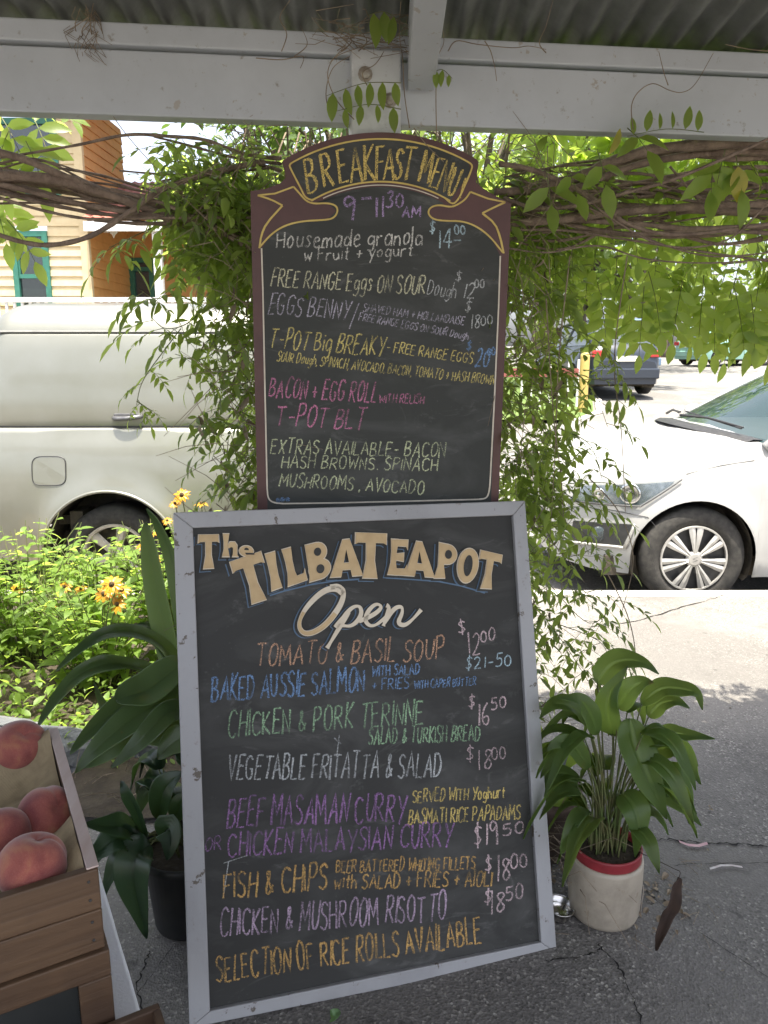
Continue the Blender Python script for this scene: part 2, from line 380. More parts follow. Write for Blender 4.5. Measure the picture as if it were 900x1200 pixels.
GL = {
'A':'0,0 32,100 64,0;10,36 56,38','B':'0,0 4,100;~4,98 40,100 48,78 34,56 4,52;~4,52 44,50 56,26 40,2 0,0','C':'~58,84 40,102 8,90 0,50 8,8 40,-4 60,16',
'D':'0,0 2,100;~2,100 40,98 62,50 36,4 0,0','E':'50,98 2,98 0,0 52,2;2,52 42,54','F':'52,98 2,98 0,0;2,52 40,54','G':'~58,84 40,102 8,90 0,50 10,6 40,-2 56,16 56,44;34,44 62,44',
'H':'0,0 2,100;54,100 54,0;0,50 54,52','I':'2,100 2,0','K':'0,0 2,100;50,100 2,46 54,0','L':'2,100 0,0 48,2','M':'0,0 6,100 36,30 66,100 74,0','N':'0,0 4,100 52,2 56,100',
'O':'~30,100 4,84 0,40 14,0 44,2 60,44 52,90 30,100 22,98','P':'0,0 4,100;~4,98 44,102 54,74 38,50 4,46','R':'0,0 4,100;~4,98 44,102 54,74 38,52 4,48;20,48 58,0',
'S':'~52,86 32,104 4,90 6,62 46,44 52,14 26,-4 0,12','T':'0,98 64,100;32,98 30,0','U':'~0,100 2,20 26,-4 50,16 54,100','V':'0,100 30,0 58,100','W':'0,100 18,0 40,70 60,0 80,100',
'X':'0,100 54,0;54,100 0,0','Y':'0,100 30,50;60,100 22,-8','0':'~26,100 2,80 2,20 26,0 50,22 48,82 26,100 18,96','1':'14,100 12,0','2':'~2,80 24,104 50,84 40,46 2,2;0,2 54,4','4':'38,0 38,100;36,98 0,32 56,32',
'5':'50,100 10,98 6,58;~6,58 40,66 52,32 34,0 0,8','6':'~44,100 12,70 0,28 22,-2 48,20 40,46 4,34','8':'~46,86 24,102 4,84 22,58 48,28 26,-2 2,18 20,52 46,84','9':'~48,84 22,102 2,76 20,54 48,76;48,84 44,0',
'3':'~4,88 26,104 46,84 18,54 48,32 30,-2 0,10',
'$':'~48,80 26,92 6,76 24,52 46,30 24,8 2,20;26,110 24,-10','&':'~54,10 12,74 26,100 38,78 4,26 22,-2 56,40','+':'4,40 52,44;28,72 26,10','-':'4,46 44,48','.':'4,6 9,0',',':'8,8 2,-14','!':'4,100 4,28;4,8 6,0','/':'0,-20 40,120',"'":'4,100 0,80',
'a':'~46,50 26,66 2,44 6,6 30,2 46,30;48,62 50,0','d':'~46,40 24,64 2,40 6,4 32,2 46,30;50,104 50,0','e':'~4,34 46,38 36,64 8,56 4,12 28,-4 48,12','g':'~46,50 26,66 2,44 8,8 34,8 46,34;~48,62 48,-16 26,-36 2,-24',
'h':'2,104 0,0;~0,40 24,66 44,46 46,0','i':'4,62 4,0;4,84 5,90','l':'4,104 4,0','m':'2,62 0,0;~0,42 18,66 32,46 34,0;~34,42 52,66 66,46 68,0','n':'2,62 0,0;~0,42 22,66 42,46 44,0',
'o':'~24,64 2,46 6,4 32,0 48,34 34,62 24,64','r':'2,62 0,0;~0,38 16,62 36,58','s':'~40,54 20,66 4,50 38,24 24,-2 0,8','t':'20,96 18,8 34,2;2,62 40,64','u':'~2,62 4,8 26,-2 42,20;44,62 46,0',
'w':'0,62 14,0 30,46 46,0 60,62','y':'0,62 24,6;48,62 14,-36','f':'~44,96 26,104 18,80 16,0;2,58 36,60','p':'2,62 0,-36;~2,50 26,66 46,44 40,6 4,6'}
def glyph(ch):
    out = []
    for s in GL[ch].split(';'):
        sm = s.startswith('~'); pts = [tuple(float(v) for v in q.split(',')) for q in s.lstrip('~').split()]
        out.append((sm, pts))
    return out
def write(mb, text, x0, y0, x1, y1, h, to3, w=2.0, slant=.12, wob=1.0):
    adv, items = 0, []
    for ch in text:
        if ch == ' ': adv += 38; continue
        g = glyph(ch); gw = max(p[0] for _, ps in g for p in ps); items.append((g, adv)); adv += gw + 20
    adv -= 20; Lx = math.hypot(x1-x0, y1-y0); ux, uy = (x1-x0)/Lx, (y1-y0)/Lx; sx = Lx/adv; sy = h/100.0
    for g, ax in items:
        ks, kr, kb = 1+jit(.10)*wob, jit(.06)*wob, jit(5)*wob; tail = random.uniform(.97, 1.10)
        for sm, ps in g:
            q = chaikin(ps) if sm else chaikin([tuple(a) for a in ps], 1) if len(ps) > 2 and False else ps
            if not sm:                                   # straight strokes get a little bow
                r = [q[0]]
                for a, c in zip(q[:-1], q[1:]):
                    r += [((a[0]+c[0])/2 + jit(2.2), (a[1]+c[1])/2 + jit(2.2)), c]
                q = r
            out = []
            for gx, gy in q:
                gx, gy = gx + jit(1.2), gy*ks*tail + kb + jit(1.2)
                X = (ax + gx)*sx + gy*sy*(slant+kr); Yv = gy*sy
                out.append((x0 + ux*X + uy*Yv, y0 + uy*X - ux*Yv))
            ribbon(mb, out, w, to3, .0012 + random.random()*.0005)

# ------------------------------------------------------------------ lower chalkboard
S = CAM_H/.826
lp = Plane(EYE + Vector((-.274, .978, -.209))*S, Vector((.959,.281,-.024)).cross(Vector((.054,-.286,-.957))))
if lp.n.y > 0: lp.n = -lp.n
LB = lp.at
low = thing('sandwich_chalkboard', 'larger black chalkboard with grey white frame leaning in front with lunch dishes in coloured chalk', 'chalkboard', (G(436, 1160).x, G(436,1160).y, 0), group='chalkboard menus')
OUT = [(203,601),(614,587),(651,1116),(222,1203)]; INN = [(226,619),(600,604),(632.5,1103),(246,1183)]
TH = .026
panel = MB(); panel.prism([LB(*p, -.004) for p in ((215,610),(607,596),(642,1110),(234,1193))], lp.n*-.008); build('panel', panel, M['slate'], low)
for i in range(4):
    j = (i+1) % 4; fr = MB(); fr.prism([LB(*OUT[i], .008), LB(*OUT[j], .008), LB(*INN[j], .008), LB(*INN[i], .008)], lp.n*-TH)
    build('frame_rail', fr, M['frame_paint'], low, bevel=.0025)
LOW = [
("TOMATO & BASIL SOUP",300,781,520,773,25,'coral',2.0),("$",538,744,547,742,16,'rose',1.6),("12",549,768,563,766,26,'rose',1.7),("00",564,753,580,751,14,'rose',1.7),
("BAKED AUSSIE SALMON",248,822,427,810,27,'blue',2.3),("WITH SALAD",436,793,492,790,12,'blue',1.5),("+ FRIES",436,809,479,807,13,'blue',1.5),("WITH CAPER BUTTER",486,807,558,803,9,'blue',1.3),
("$21-50",546,785,599,780,14,'ice',1.4),
("CHICKEN & PORK TERINNE",267,864,496,848,28,'green',2.0),("SALAD & TURKISH BREAD",432,873,563,868,18,'green',1.7),("$",549,830,557,829,16,'rose',1.6),("16",560,851,574,849,25,'rose',1.8),("50",576,832,593,830,13,'rose',1.7),
("VEGETABLE FRITATTA & SALAD",267,914,517,911,28,'grey',2.0),("$",547,893,556,892,16,'rose',1.6),("18",560,903,577,901,23,'rose',1.7),("00",577,892,593,889,13,'rose',1.6),
("BEEF MASAMAN CURRY",266,970,474,962,33,'violet',2.3),("SERVED WITH Yoghurt",484,941,592,935,14,'gold',1.6),("BASMATI RICE PAPADAMS",479,966,610,960,16,'gold',1.6),
("OR",240,997,259,996,16,'violet',1.5),("CHICKEN MALAYSIAN CURRY",267,1004,530,991,27,'violet',2.2),("$19",556,993,584,989,25,'rose',2.0),("50",590,980,614,976,14,'rose',2.0),
("FISH & CHIPS",262,1054,383,1043,29,'orange',2.3),("BEER BATTERED WHITING FILLETS",394,1023,557,1019,14,'orange',1.6),("with SALAD + FRIES + AIOLI",392,1042,576,1039,17,'orange',1.8),
("$",569,1022,577,1021,18,'rose',1.8),("18",582,1034,599,1031,28,'rose',2.1),("00",599,1020,618,1017,17,'rose',2.0),
("CHICKEN & MUSHROOM RISOTTO",258,1098,523,1078,30,'mauve',2.1),("$",568,1060,576,1059,18,'rose',1.8),("18",574,1073,592,1070,26,'rose',2.0),("50",593,1057,613,1054,16,'rose',1.9),
("SELECTION OF RICE ROLLS AVAILABLE",254,1152,565,1106,29,'orange',2.3)]
random.seed(11)
for t, x0, y0, x1, y1, h, c, w in LOW:
    mb = MB(); write(mb, t, x0, y0, x1, y1, h, LB0 if False else (lambda x, y, o: LB(x, y, o-.004)), w)
    build('chalk_writing', mb, CHM[c], low, label=c.replace('ice','pale blue').replace('rose','pale pink').replace('violet','purple') + ' chalk writing')
# stray rubbed chalk strokes
mb = MB()
for a in (((398,862),(395,885)),((392,865),(400,872)),((262,1012),(290,1003)),((262,1050),(268,1010))): ribbon(mb, list(a), 1.2, lambda x, y, o: LB(x, y, o-.004), .0013)
build('chalk_mark', mb, CHM['grey'], low)

# painted title: arched block letters with blue drop outline, and the script word under it
ZP = lambda x, y: (220 + x*.43333, 600 + y*.43333)
def quadmap(q):
    (ax,ay),(bx,by),(cx,cy),(dx,dy) = [ZP(*p) for p in q]           # TL TR BR BL
    return lambda u, v: ((1-u)*(v*ax+(1-v)*dx) + u*(v*bx+(1-v)*cx), (1-u)*(v*ay+(1-v)*dy) + u*(v*by+(1-v)*cy))
stem = lambda x0, x1, fl=.10: [(x0-fl,0),(x1+fl,0),(x1,.35),(x1,.65),(x1+fl*.6,1),(x0-fl*.6,1),(x0,.65),(x0,.35)]
def ell(cx, cy, rx, ry, n=20): return [(cx+rx*math.cos(2*math.pi*i/n), cy+ry*math.sin(2*math.pi*i/n)) for i in range(n)]
BL_ = {'T':([[(0,.74),(0,1.0),(1,1.0),(1,.74),(.9,.78),(.1,.78)], [(.34,.8),(.66,.8),(.64,.4),(.74,0),(.26,0),(.36,.4)]], []),
'I':([stem(.15,.85,.15)], []), 'L':([stem(.12,.5,.12), [(.3,0),(1,0),(1,.34),(.9,.22),(.3,.2)]], []),
'B':([stem(.12,.4,.12), ell(.5,.73,.42,.27), ell(.52,.28,.48,.28), [(.05,1),(.5,1),(.5,0),(.05,0)]], [ell(.52,.74,.15,.11), ell(.54,.28,.17,.12)]),
'A':([[(.3,1),(.7,1),(1.05,0),(.68,0),(.5,.75),(.32,0),(-.05,0)], [(.25,.18),(.75,.18),(.7,.38),(.3,.38)]], []),
'E':([stem(.12,.42,.12), [(.3,1),(1,1),(1,.70),(.9,.8),(.3,.8)], [(.3,.6),(.82,.64),(.82,.38),(.3,.42)], [(.3,.2),(.9,.2),(1,.32),(1,0),(.3,0)]], []),
'P':([stem(.12,.42,.12), ell(.55,.70,.45,.30), [(.05,1),(.55,1),(.55,.40),(.12,.40)]], [ell(.56,.70,.17,.13)]),
'O':([ell(.5,.5,.5,.5,28)], [ell(.5,.5,.2,.3,24)]),
'h':([stem(.1,.36,.1), [(.3,.5),(.45,.66),(.75,.66),(.9,.5),(.9,.1),(1,0),(.58,0),(.64,.1),(.64,.42),(.5,.44),(.36,.36)]], []),
'e':([ell(.5,.36,.46,.36,22)], [[(.36,.42),(.66,.42),(.62,.54),(.5,.58),(.4,.54)], [(.4,.26),(1.0,.28),(.98,.18),(.5,.14)]])}
TITLE = [('T',(112,135),(198,105),(236,230),(150,258)),('I',(205,114),(238,104),(256,204),(226,215)),('L',(250,102),(300,88),(324,184),(270,203)),('B',(312,90),(378,74),(390,174),(328,191)),
('A',(402,76),(452,70),(470,173),(388,178)),('E',(546,72),(596,75),(590,173),(538,170)),('A',(604,76),(646,82),(664,178),(588,173)),('P',(675,81),(730,92),(722,180),(664,180)),
('O',(732,95),(792,100),(778,194),(722,192)),('T',(790,102),(850,116),(838,210),(772,206)),('T',(452,55),(538,58),(535,181),(448,179)),('T',(28,61),(84,60),(88,152),(24,156)),('h',(92,58),(140,58),(138,122),(92,122)),('e',(136,78),(180,78),(180,124),(136,120))]
def grow(pts, k):
    cx = sum(p[0] for p in pts)/len(pts); cy = sum(p[1] for p in pts)/len(pts)
    out = []
    for x, y in pts:
        l = math.hypot(x-cx, y-cy) or 1; out.append((x+(x-cx)/l*k, y+(y-cy)/l*k))
    return out
def face(mb, pts, off): mb.add([LB(x, y, off-.004) for x, y in pts], [tuple(range(len(pts)))])
tt = lambda x, y, o: LB(x, y, o-.004)
def letter(lay):
    root = build('painted_letter', lay['cream'], M['sign_cream'], low)
    for k, mk, nm in (('blue','sign_blue','drop_outline'),('dark','slate','outline_gap'),('tan','sign_tan','letter_fill'),('hole','slate','letter_counter')):
        if lay[k].n: build(nm, lay[k], M[mk], root)
dz = 0
for ch, *q in TITLE:
    f = quadmap(q); fills, holes = BL_[ch]; lay = {k: MB() for k in ('blue','dark','cream','tan','hole')}
    for k, poly in enumerate(fills):
        pp = [f(u, v) for u, v in poly]; e = .00004*k + dz*.00015
        face(lay['blue'], [(x-4.0, y+3.0) for x, y in grow(pp, .9)], .0010+e); face(lay['dark'], [(x-3.0, y+2.2) for x, y in grow(pp, .6)], .0032+e)
        face(lay['cream'], grow(pp, .35), .0055+e); face(lay['tan'], grow(pp, -.75), .0078+e)
    for k, poly in enumerate(holes): face(lay['hole'], [f(u, v) for u, v in poly], .0100)
    letter(lay); dz += 1
for pts in ([(222,226),(260,214),(330,197),(400,186),(466,182)], [(536,178),(600,182),(680,188),(740,200),(804,219)]):
    mb = MB(); ribbon(mb, [ZP(*p) for p in pts], 1.7, tt, .003, 0); build('painted_underline', mb, M['sign_blue'], low)
SCR = [([(420,222),(400,204),(362,214),(315,262),(296,308),(318,334),(368,312),(412,256),(424,214),(408,198),(385,204)],15),
 ([(398,312),(440,262),(425,286),(376,368)],12), ([(410,300),(440,258),(466,252),(470,280),(444,310),(412,306)],11),
 ([(462,296),(506,276),(526,256),(508,246),(484,270),(478,298),(500,312),(536,284)],11), ([(536,252),(546,256),(528,308)],11), ([(530,300),(556,260),(578,254),(580,272),(566,300),(584,308),(606,292),(630,264)],11)]
lays = [{k: MB() for k in ('blue','dark','cream','tan','hole')} for _ in range(4)]
for (pts, w), li in zip(SCR, (0, 1, 1, 2, 3, 3)):
    lay = lays[li]; pp = chaikin([ZP(*p) for p in pts], 3); n = len(pp)
    ww = [w*.4333*(.65+.45*abs(math.sin(2.2*math.pi*i/n+.6))) for i in range(n)]
    e = dz*.00012; dz += 1
    ribbon(lay['blue'], [(x-3.4, y+1.6) for x, y in pp], [v+2.0 for v in ww], tt, .0010+e, 0); ribbon(lay['dark'], [(x-2.2, y+1.1) for x, y in pp], [v+1.4 for v in ww], tt, .0032+e, 0)
    ribbon(lay['cream'], pp, ww, tt, .0055+e, 0)
    lo_ = [(p, v*.72) for p, v in zip(pp, ww) if p[1] > 716]
    if len(lo_) > 3 and w == 15: ribbon(lay['tan'], [p for p, v in lo_], [v for p, v in lo_], tt, .0078+e, 0)
for lay in lays: letter(lay)

# ------------------------------------------------------------------ upper menu board
up = Plane(EYE + Vector((-.173, 1.064, .198))*S, Vector((.982,.187,0)).cross(Vector((0,0,-1))))
if up.n.y > 0: up.n = -up.n
UB = up.at
upb = thing('menu_board', 'maroon edged blackboard with arched top fixed to the post with breakfast dishes in chalk', 'chalkboard', UB(440, 610), group='chalkboard menus')
AC = (446, 371)
arc = lambda r, a0, a1, n=24: [(AC[0]+r*math.sin(R(a0+(a1-a0)*i/(n-1))), AC[1]-r*math.cos(R(a0+(a1-a0)*i/(n-1)))) for i in range(n)]
outline = [(293.5,224),(312,221),(328,215),(335,208),(334,200),(331,188)] + arc(216, -31.5, 31.5)[0:] + [(561,190),(559,205),(558,214),(568,222),(582,230),(599,238.5),(582,640),(303,645)]
mb = MB(); mb.prism([UB(x, y, 0) for x, y in outline], up.n*-.018); build('backing', mb, M['brown_paint'], upb)
def uface(mb, pts, off): mb.add([UB(x, y, off) for x, y in pts], [tuple(range(len(pts)))])
low_arc = arc(157, -33, 33)
mb = MB(); uface(mb, [(306.5,292),(316,277),(328,268),(346,260),(385,256),(394,247),(384,238),(366,238)] + arc(152, -29, 29) + [(518,240),(506,243),(502,250),(510,258),(541,259),(562,266),(575,279),(586,299),(573.5,640),(314.5,640)], .0006); build('panel', mb, M['slate_green'], upb)
head = arc(208, -29.5, 29.5) + [(552,200)] + list(reversed(arc(158, -31, 31))) + [(341,198)]
mb = MB(); uface(mb, head, .0006); build('header_panel', mb, M['slate_green'], upb)
gold = MB(); tu = lambda x, y, o: UB(x, y, o)
def gl(pts, w=2.0, off=.0016, ch=0): ribbon(gold, chaikin(pts, ch) if ch else pts, w, tu, off, .08)
gl(arc(208, -29, 29)); gl(arc(158, -31, 31), off=.0017)
gl([arc(208,-29,29)[0],(338.5,193),(341,199),(353,222),(357,231),(365,235),arc(158,-31,31)[1]], ch=2, off=.0018)
gl([arc(208,-29,29)[-1],(553,193),(553,198),(541,226),(536,235),(530,240),arc(158,-31,31)[-2]], ch=2, off=.0018)
gl([(302,229),(322,227),(344,219)]); gl([(344,219),(352,228),(359,236),(368,239),(384,238),(394,241),(396,248),(391,256),(380,258),(355,259),(334,264),(318,274),(304,290)], ch=2); gl([(304,291),(306,276),(312,262),(331,241)], 2.4, ch=1); gl([(331,241),(318,234),(302,229)], 2.2, ch=1)
gl([(592,237),(572,233),(551,225)]); gl([(551,225),(545,234),(536,240),(528,243),(514,240),(504,243),(501,250),(507,257),(520,259),(541,259),(558,265),(574,277),(589,296)], ch=2); gl([(590,297),(586,278),(580,262),(565,250)], 2.4, ch=1); gl([(565,250),(577,244),(592,237)], 2.2, ch=1)
build('gold_line', gold, M['gold_paint'], upb)
cr = MB()
ribbon(cr, [(306.5,291),(308,340),(310.5,460),(313,572)] + chaikin([(313,572),(314,584),(320,589),(332,590)], 2) + [(400,589),(480,587),(560,585)] + chaikin([(560,585),(570,584),(573,576),(574,566)], 2) + [(579,470),(584,360),(586,300)], 1.7, tu, .0020, .05)
ribbon(cr, arc(154, -26, 26), 1.2, tu, .0020, .05)
build('cream_line', cr, M['cream_paint'], upb)
mb = MB(); random.seed(5)
hz = lambda x, y: (280 + x*.3778, 140 + y*.3778)
for ch, cx, ytop, ybot, wid, rot in (('B',222,122,228,38,-.16),('R',272,106,208,36,-.16),('E',320,92,196,30,-.12),('A',362,88,196,40,-.06),('K',404,80,188,36,-.04),('F',438,82,190,26,.02),('A',466,92,186,36,.04),('S',496,92,186,24,.12),('T',526,86,190,40,.18),('M',582,98,196,36,.22),('E',614,118,214,24,.30),('N',640,128,226,30,.32),('U',668,150,240,26,.32),('!',692,180,246,8,.3)):
    g = glyph(ch); gw = max(p[0] for _, ps in g for p in ps) or 8; hh = ybot-ytop
    for rep in range(3):
        for sm, ps in g:
            q = chaikin(ps) if sm else ps; out = []
            for gx, gy in q:
                lx = (gx/gw-.5)*wid*.84 + jit(1.6) + (rep-1)*2.2; ly = (gy/100-.5)*hh + jit(1.6) + (rep-1)*1.5
                X = cx + lx*math.cos(rot) + ly*math.sin(rot); Y = (ytop+ybot)/2 - ly*math.cos(rot) + lx*math.sin(rot)
                out.append(hz(X, Y))
            ribbon(mb, out, 1.5, tu, .0022 + random.random()*.0006)
build('chalk_writing', mb, CHM['gold'], upb, label='heavy yellow chalk heading on the arch')
UP = [("9",400,258,414,257,28,'purple',2.8),("-",421,245,434,245,26,'purple',2.8),("11",439,254,449,253,22,'purple',2.8),("30",452,244,472,243,16,'purple',2.2),("AM",471,255,492,255,13,'purple',2.0),
("Housemade granola",324,291,494,287,19,'white',1.8),("w Fruit + yogurt",356,306,483,300,14,'white',1.5),("$",503,273,510,272,13,'ice',1.7),("14",513,291,529,290,20,'ice',1.9),("00",533,276,545,274,11,'ice',1.7),("-",530,287,540,287,10,'ice',1.5),
("FREE RANGE Eggs ON SOUR",317,336,497,345,20,'cream',1.6),("Dough",500,345,533,349,17,'grey',1.1),("$",533,330,540,330,12,'grey',1.3),("12",542,349,555,350,17,'grey',1.5),("00",556,338,567,337,10,'grey',1.5),
("EGGS BENNY",314,368,408,374,22,'lilac',1.5),("/",410,381,417,381,20,'lilac',1.4),("SHAVED HAM + HOLLANDAISE",425,365,543,381,9,'lilac',1.1),("FREE RANGE EGGS ON SOUR Dough",420,375,548,398,8.5,'lilac',1.1),("$",544,366,551,366,13,'grey',1.3),("18",551,386,562,385,16,'grey',1.3),("00",563,382,577,380,10,'grey',1.3),
("T-POT Big BREAKY",315,407,449,417,22,'yellow',1.7),("- FREE RANGE EGGS",452,412,553,426,12,'yellow',1.3),("$",546,410,552,410,12,'blue',1.6),("20",556,430,571,431,20,'blue',1.8),("00",571,417,580,416,9,'blue',1.5),
("SOUR Dough, SPINACH, AVOCADO, BACON, TOMATO + HASH BROWN",324,423,578,451,11,'yellow',1.2),
("BACON + EGG ROLL",315,465,440,472,22,'pink',1.9),("WITH RELISH",444,472,496,473,10,'pink',1.3),("T-POT BLT",322,498,426,503,23,'pink',1.9),
("EXTRAS AVAILABLE- BACON",317,531,521,536,16,'lime',1.5),("HASH BROWNS. SPINACH",330,548,512,552,14,'lime',1.4),("MUSHROOMS , AVOCADO",327,570,496,579,15,'lime',1.5)]
for t, x0, y0, x1, y1, h, c, w in UP:
    mb = MB(); write(mb, t, x0, y0, x1, y1, h, tu, w)
    build('chalk_writing', mb, CHM[c], upb, label=c.replace('ice','pale blue').replace('lime','pale green') + ' chalk writing')
mb = MB()
for x, y in ((326,586),(331,585),(337,585)): ribbon(mb, chaikin([(x-2,y),(x,y-2),(x+2,y),(x,y+2),(x-2,y)], 1), 2.5, tu, .0015)
build('chalk_mark', mb, CHM['blue'], upb)
# ------------------------------------------------------------------ foliage tools
def leaf_tpl(L, W, droop=.25, fold=.25, ns=3, shape=.9):
    """a pointed leaf along +Y, folded along its midrib, drooping at the tip"""
    vs, fs = [(0,0,0)], []
    for i in range(1, ns):
        t = i/ns; w = W*.5*math.sin(math.pi*t**shape)**.8; z = -droop*L*t*t
        vs += [(-w, L*t, z+fold*w), (0, L*t, z), (w, L*t, z+fold*w)]
    vs.append((0, L, -droop*L)); k = len(vs)-1
    fs += [(0,2,1), (0,3,2)]
    for i in range(ns-2):
        a = 1+3*i; fs += [(a,a+1,a+4,a+3), (a+1,a+2,a+5,a+4)]
    a = 1+3*(ns-2); fs += [(a,a+1,k), (a+1,a+2,k)]
    return np.array(vs, float), fs
def frame(d, up=(0,0,1), roll=0.0):
    y = np.array(d, float); y /= np.linalg.norm(y)+1e-9
    u = np.array(up, float); x = np.cross(y, u)
    if np.linalg.norm(x) < 1e-3: x = np.cross(y, (1,0,0))
    x /= np.linalg.norm(x); z = np.cross(x, y)
    if roll: c, s = math.cos(roll), math.sin(roll); x, z = x*c+z*s, z*c-x*s
    return np.stack([x, y, z], 1)
class Fol:
    """collects many leaves in one mesh"""
    def __init__(s): s.vs = []; s.fs = []; s.n = 0
    def put(s, tpl, p, F, k=1.0):
        v, f = tpl; w = (v*k) @ F.T + np.asarray(p, float); s.vs.append(w)
        b = s.n; s.fs.extend([tuple(i+b for i in q) for q in f]); s.n += len(v)
    def mb(s):
        m = MB(); m.v = [tuple(map(float, r)) for r in np.concatenate(s.vs)]; m.f = s.fs; m.n = s.n; return m
JAS = [leaf_tpl(.036, .013, d, .3) for d in (.1, .3, .5)]; JAST = [leaf_tpl(.050, .017, d, .3) for d in (.15, .4)]
WIS = [leaf_tpl(.062, .027, d, .25, 4) for d in (.1, .25, .45)]
def spray(fol, stems, p, d, L=.10, pairs=3, tpls=JAS, term=JAST, droop=.5, k=1.0, up=(0,0,1), stem_r=.0008, ang=.95):
    """a pinnate leaf: a drooping rachis with paired leaflets and one at the tip"""
    p = np.array(p, float); d = np.array(d, float); d /= np.linalg.norm(d); pts = [p.copy()]
    n = pairs+1; dd = d.copy()
    for i in range(n):
        dd = dd + np.array((0, 0, -droop/n)); dd /= np.linalg.norm(dd); p = p + dd*(L/n); pts.append(p.copy())
        F = frame(dd, up)
        if i < n-1:
            for s in (-1, 1):
                a = ang + jit(.25); ld = F[:,1]*math.cos(a) + F[:,0]*s*math.sin(a) + F[:,2]*jit(.3)
                fol.put(random.choice(tpls), p, frame(ld, F[:,2], jit(.5)), k*random.uniform(.75, 1.1))
        else: fol.put(random.choice(term), p, frame(dd, F[:,2], jit(.4)), k*random.uniform(.85, 1.1))
    if stems is not None: stems.tube([Vector(q) for q in pts[::1]], stem_r*1.3, stem_r*.7, 3, False)

# ------------------------------------------------------------------ vehicles
M['tyre'] = simple('tyre_rubber', (.022,.021,.020), (.045,.042,.038), .85, 30, bmp=.2)
M['under'] = simple('wheel_well_dark', (.035,.031,.026), (.10,.083,.06), .95, 14)
M['alloy'] = simple('silver_wheel', (.50,.49,.47), (.40,.39,.37), .4, 20, metal=.5)
M['trim'] = simple('black_trim', (.02,.02,.022), (.035,.035,.035), .5, 30)
M['chrome'] = simple('chrome_trim', (.75,.75,.74), (.6,.6,.6), .15, 30, metal=1)
M['lamp'] = glass('lamp_lens', (.10,.14,.16), .05, .30)
M['red_lamp'] = glass('red_lamp_lens', (.45,.02,.02), .1, .95)
M['glass_clear'] = glass('windscreen_glass', (.015,.042,.042), .03, .72)
M['glass_dark'] = glass('window_glass', (.02,.03,.03), .04, .92)
M['dash'] = simple('dashboard', (.03,.035,.05), (.05,.05,.06), .7, 20)
M['plate'] = simple('number_plate', (.75,.75,.70), (.7,.68,.6), .5, 20)
def paint(name, c, c2=None, metal=.0, rough=.32, dust=None):
    m, nt, b = new_mat(name); b.inputs['Specular IOR Level'].default_value = .4; c2 = c2 or tuple(x*.93 for x in c)
    pc = ramp(nt, noise(nt, 3.0, 5), [(.35, c), (.7, c2)])
    if dust:                                         # road dust thrown up over the lower panels, in an uneven film
        sp = nt.nodes.new('ShaderNodeSeparateXYZ'); nt.links.new(coords(nt, 1.0), sp.inputs[0]); ad = nt.nodes.new('ShaderNodeMath'); ad.operation = 'MULTIPLY_ADD'
        nt.links.new(noise(nt, 2.2, 6, .6), ad.inputs[0]); ad.inputs[1].default_value = 1.1; nt.links.new(sp.outputs[2], ad.inputs[2])
        f = ramp(nt, ad.outputs[0], [(.60, (.8,.8,.8)), (1.15, (.10,.10,.10))]); pc = mixc(nt, f, pc, dust)
        inv = nt.nodes.new('ShaderNodeMath'); inv.operation = 'MULTIPLY_ADD'; nt.links.new(f, inv.inputs[0]); inv.inputs[1].default_value = -metal*.8; inv.inputs[2].default_value = metal; nt.links.new(inv.outputs[0], b.inputs['Metallic'])
    nt.links.new(pc, b.inputs['Base Color']); b.inputs['Roughness'].default_value = rough
    if not dust: b.inputs['Metallic'].default_value = metal
    b.inputs['Coat Weight'].default_value = .5; b.inputs['Coat Roughness'].default_value = .06; return m
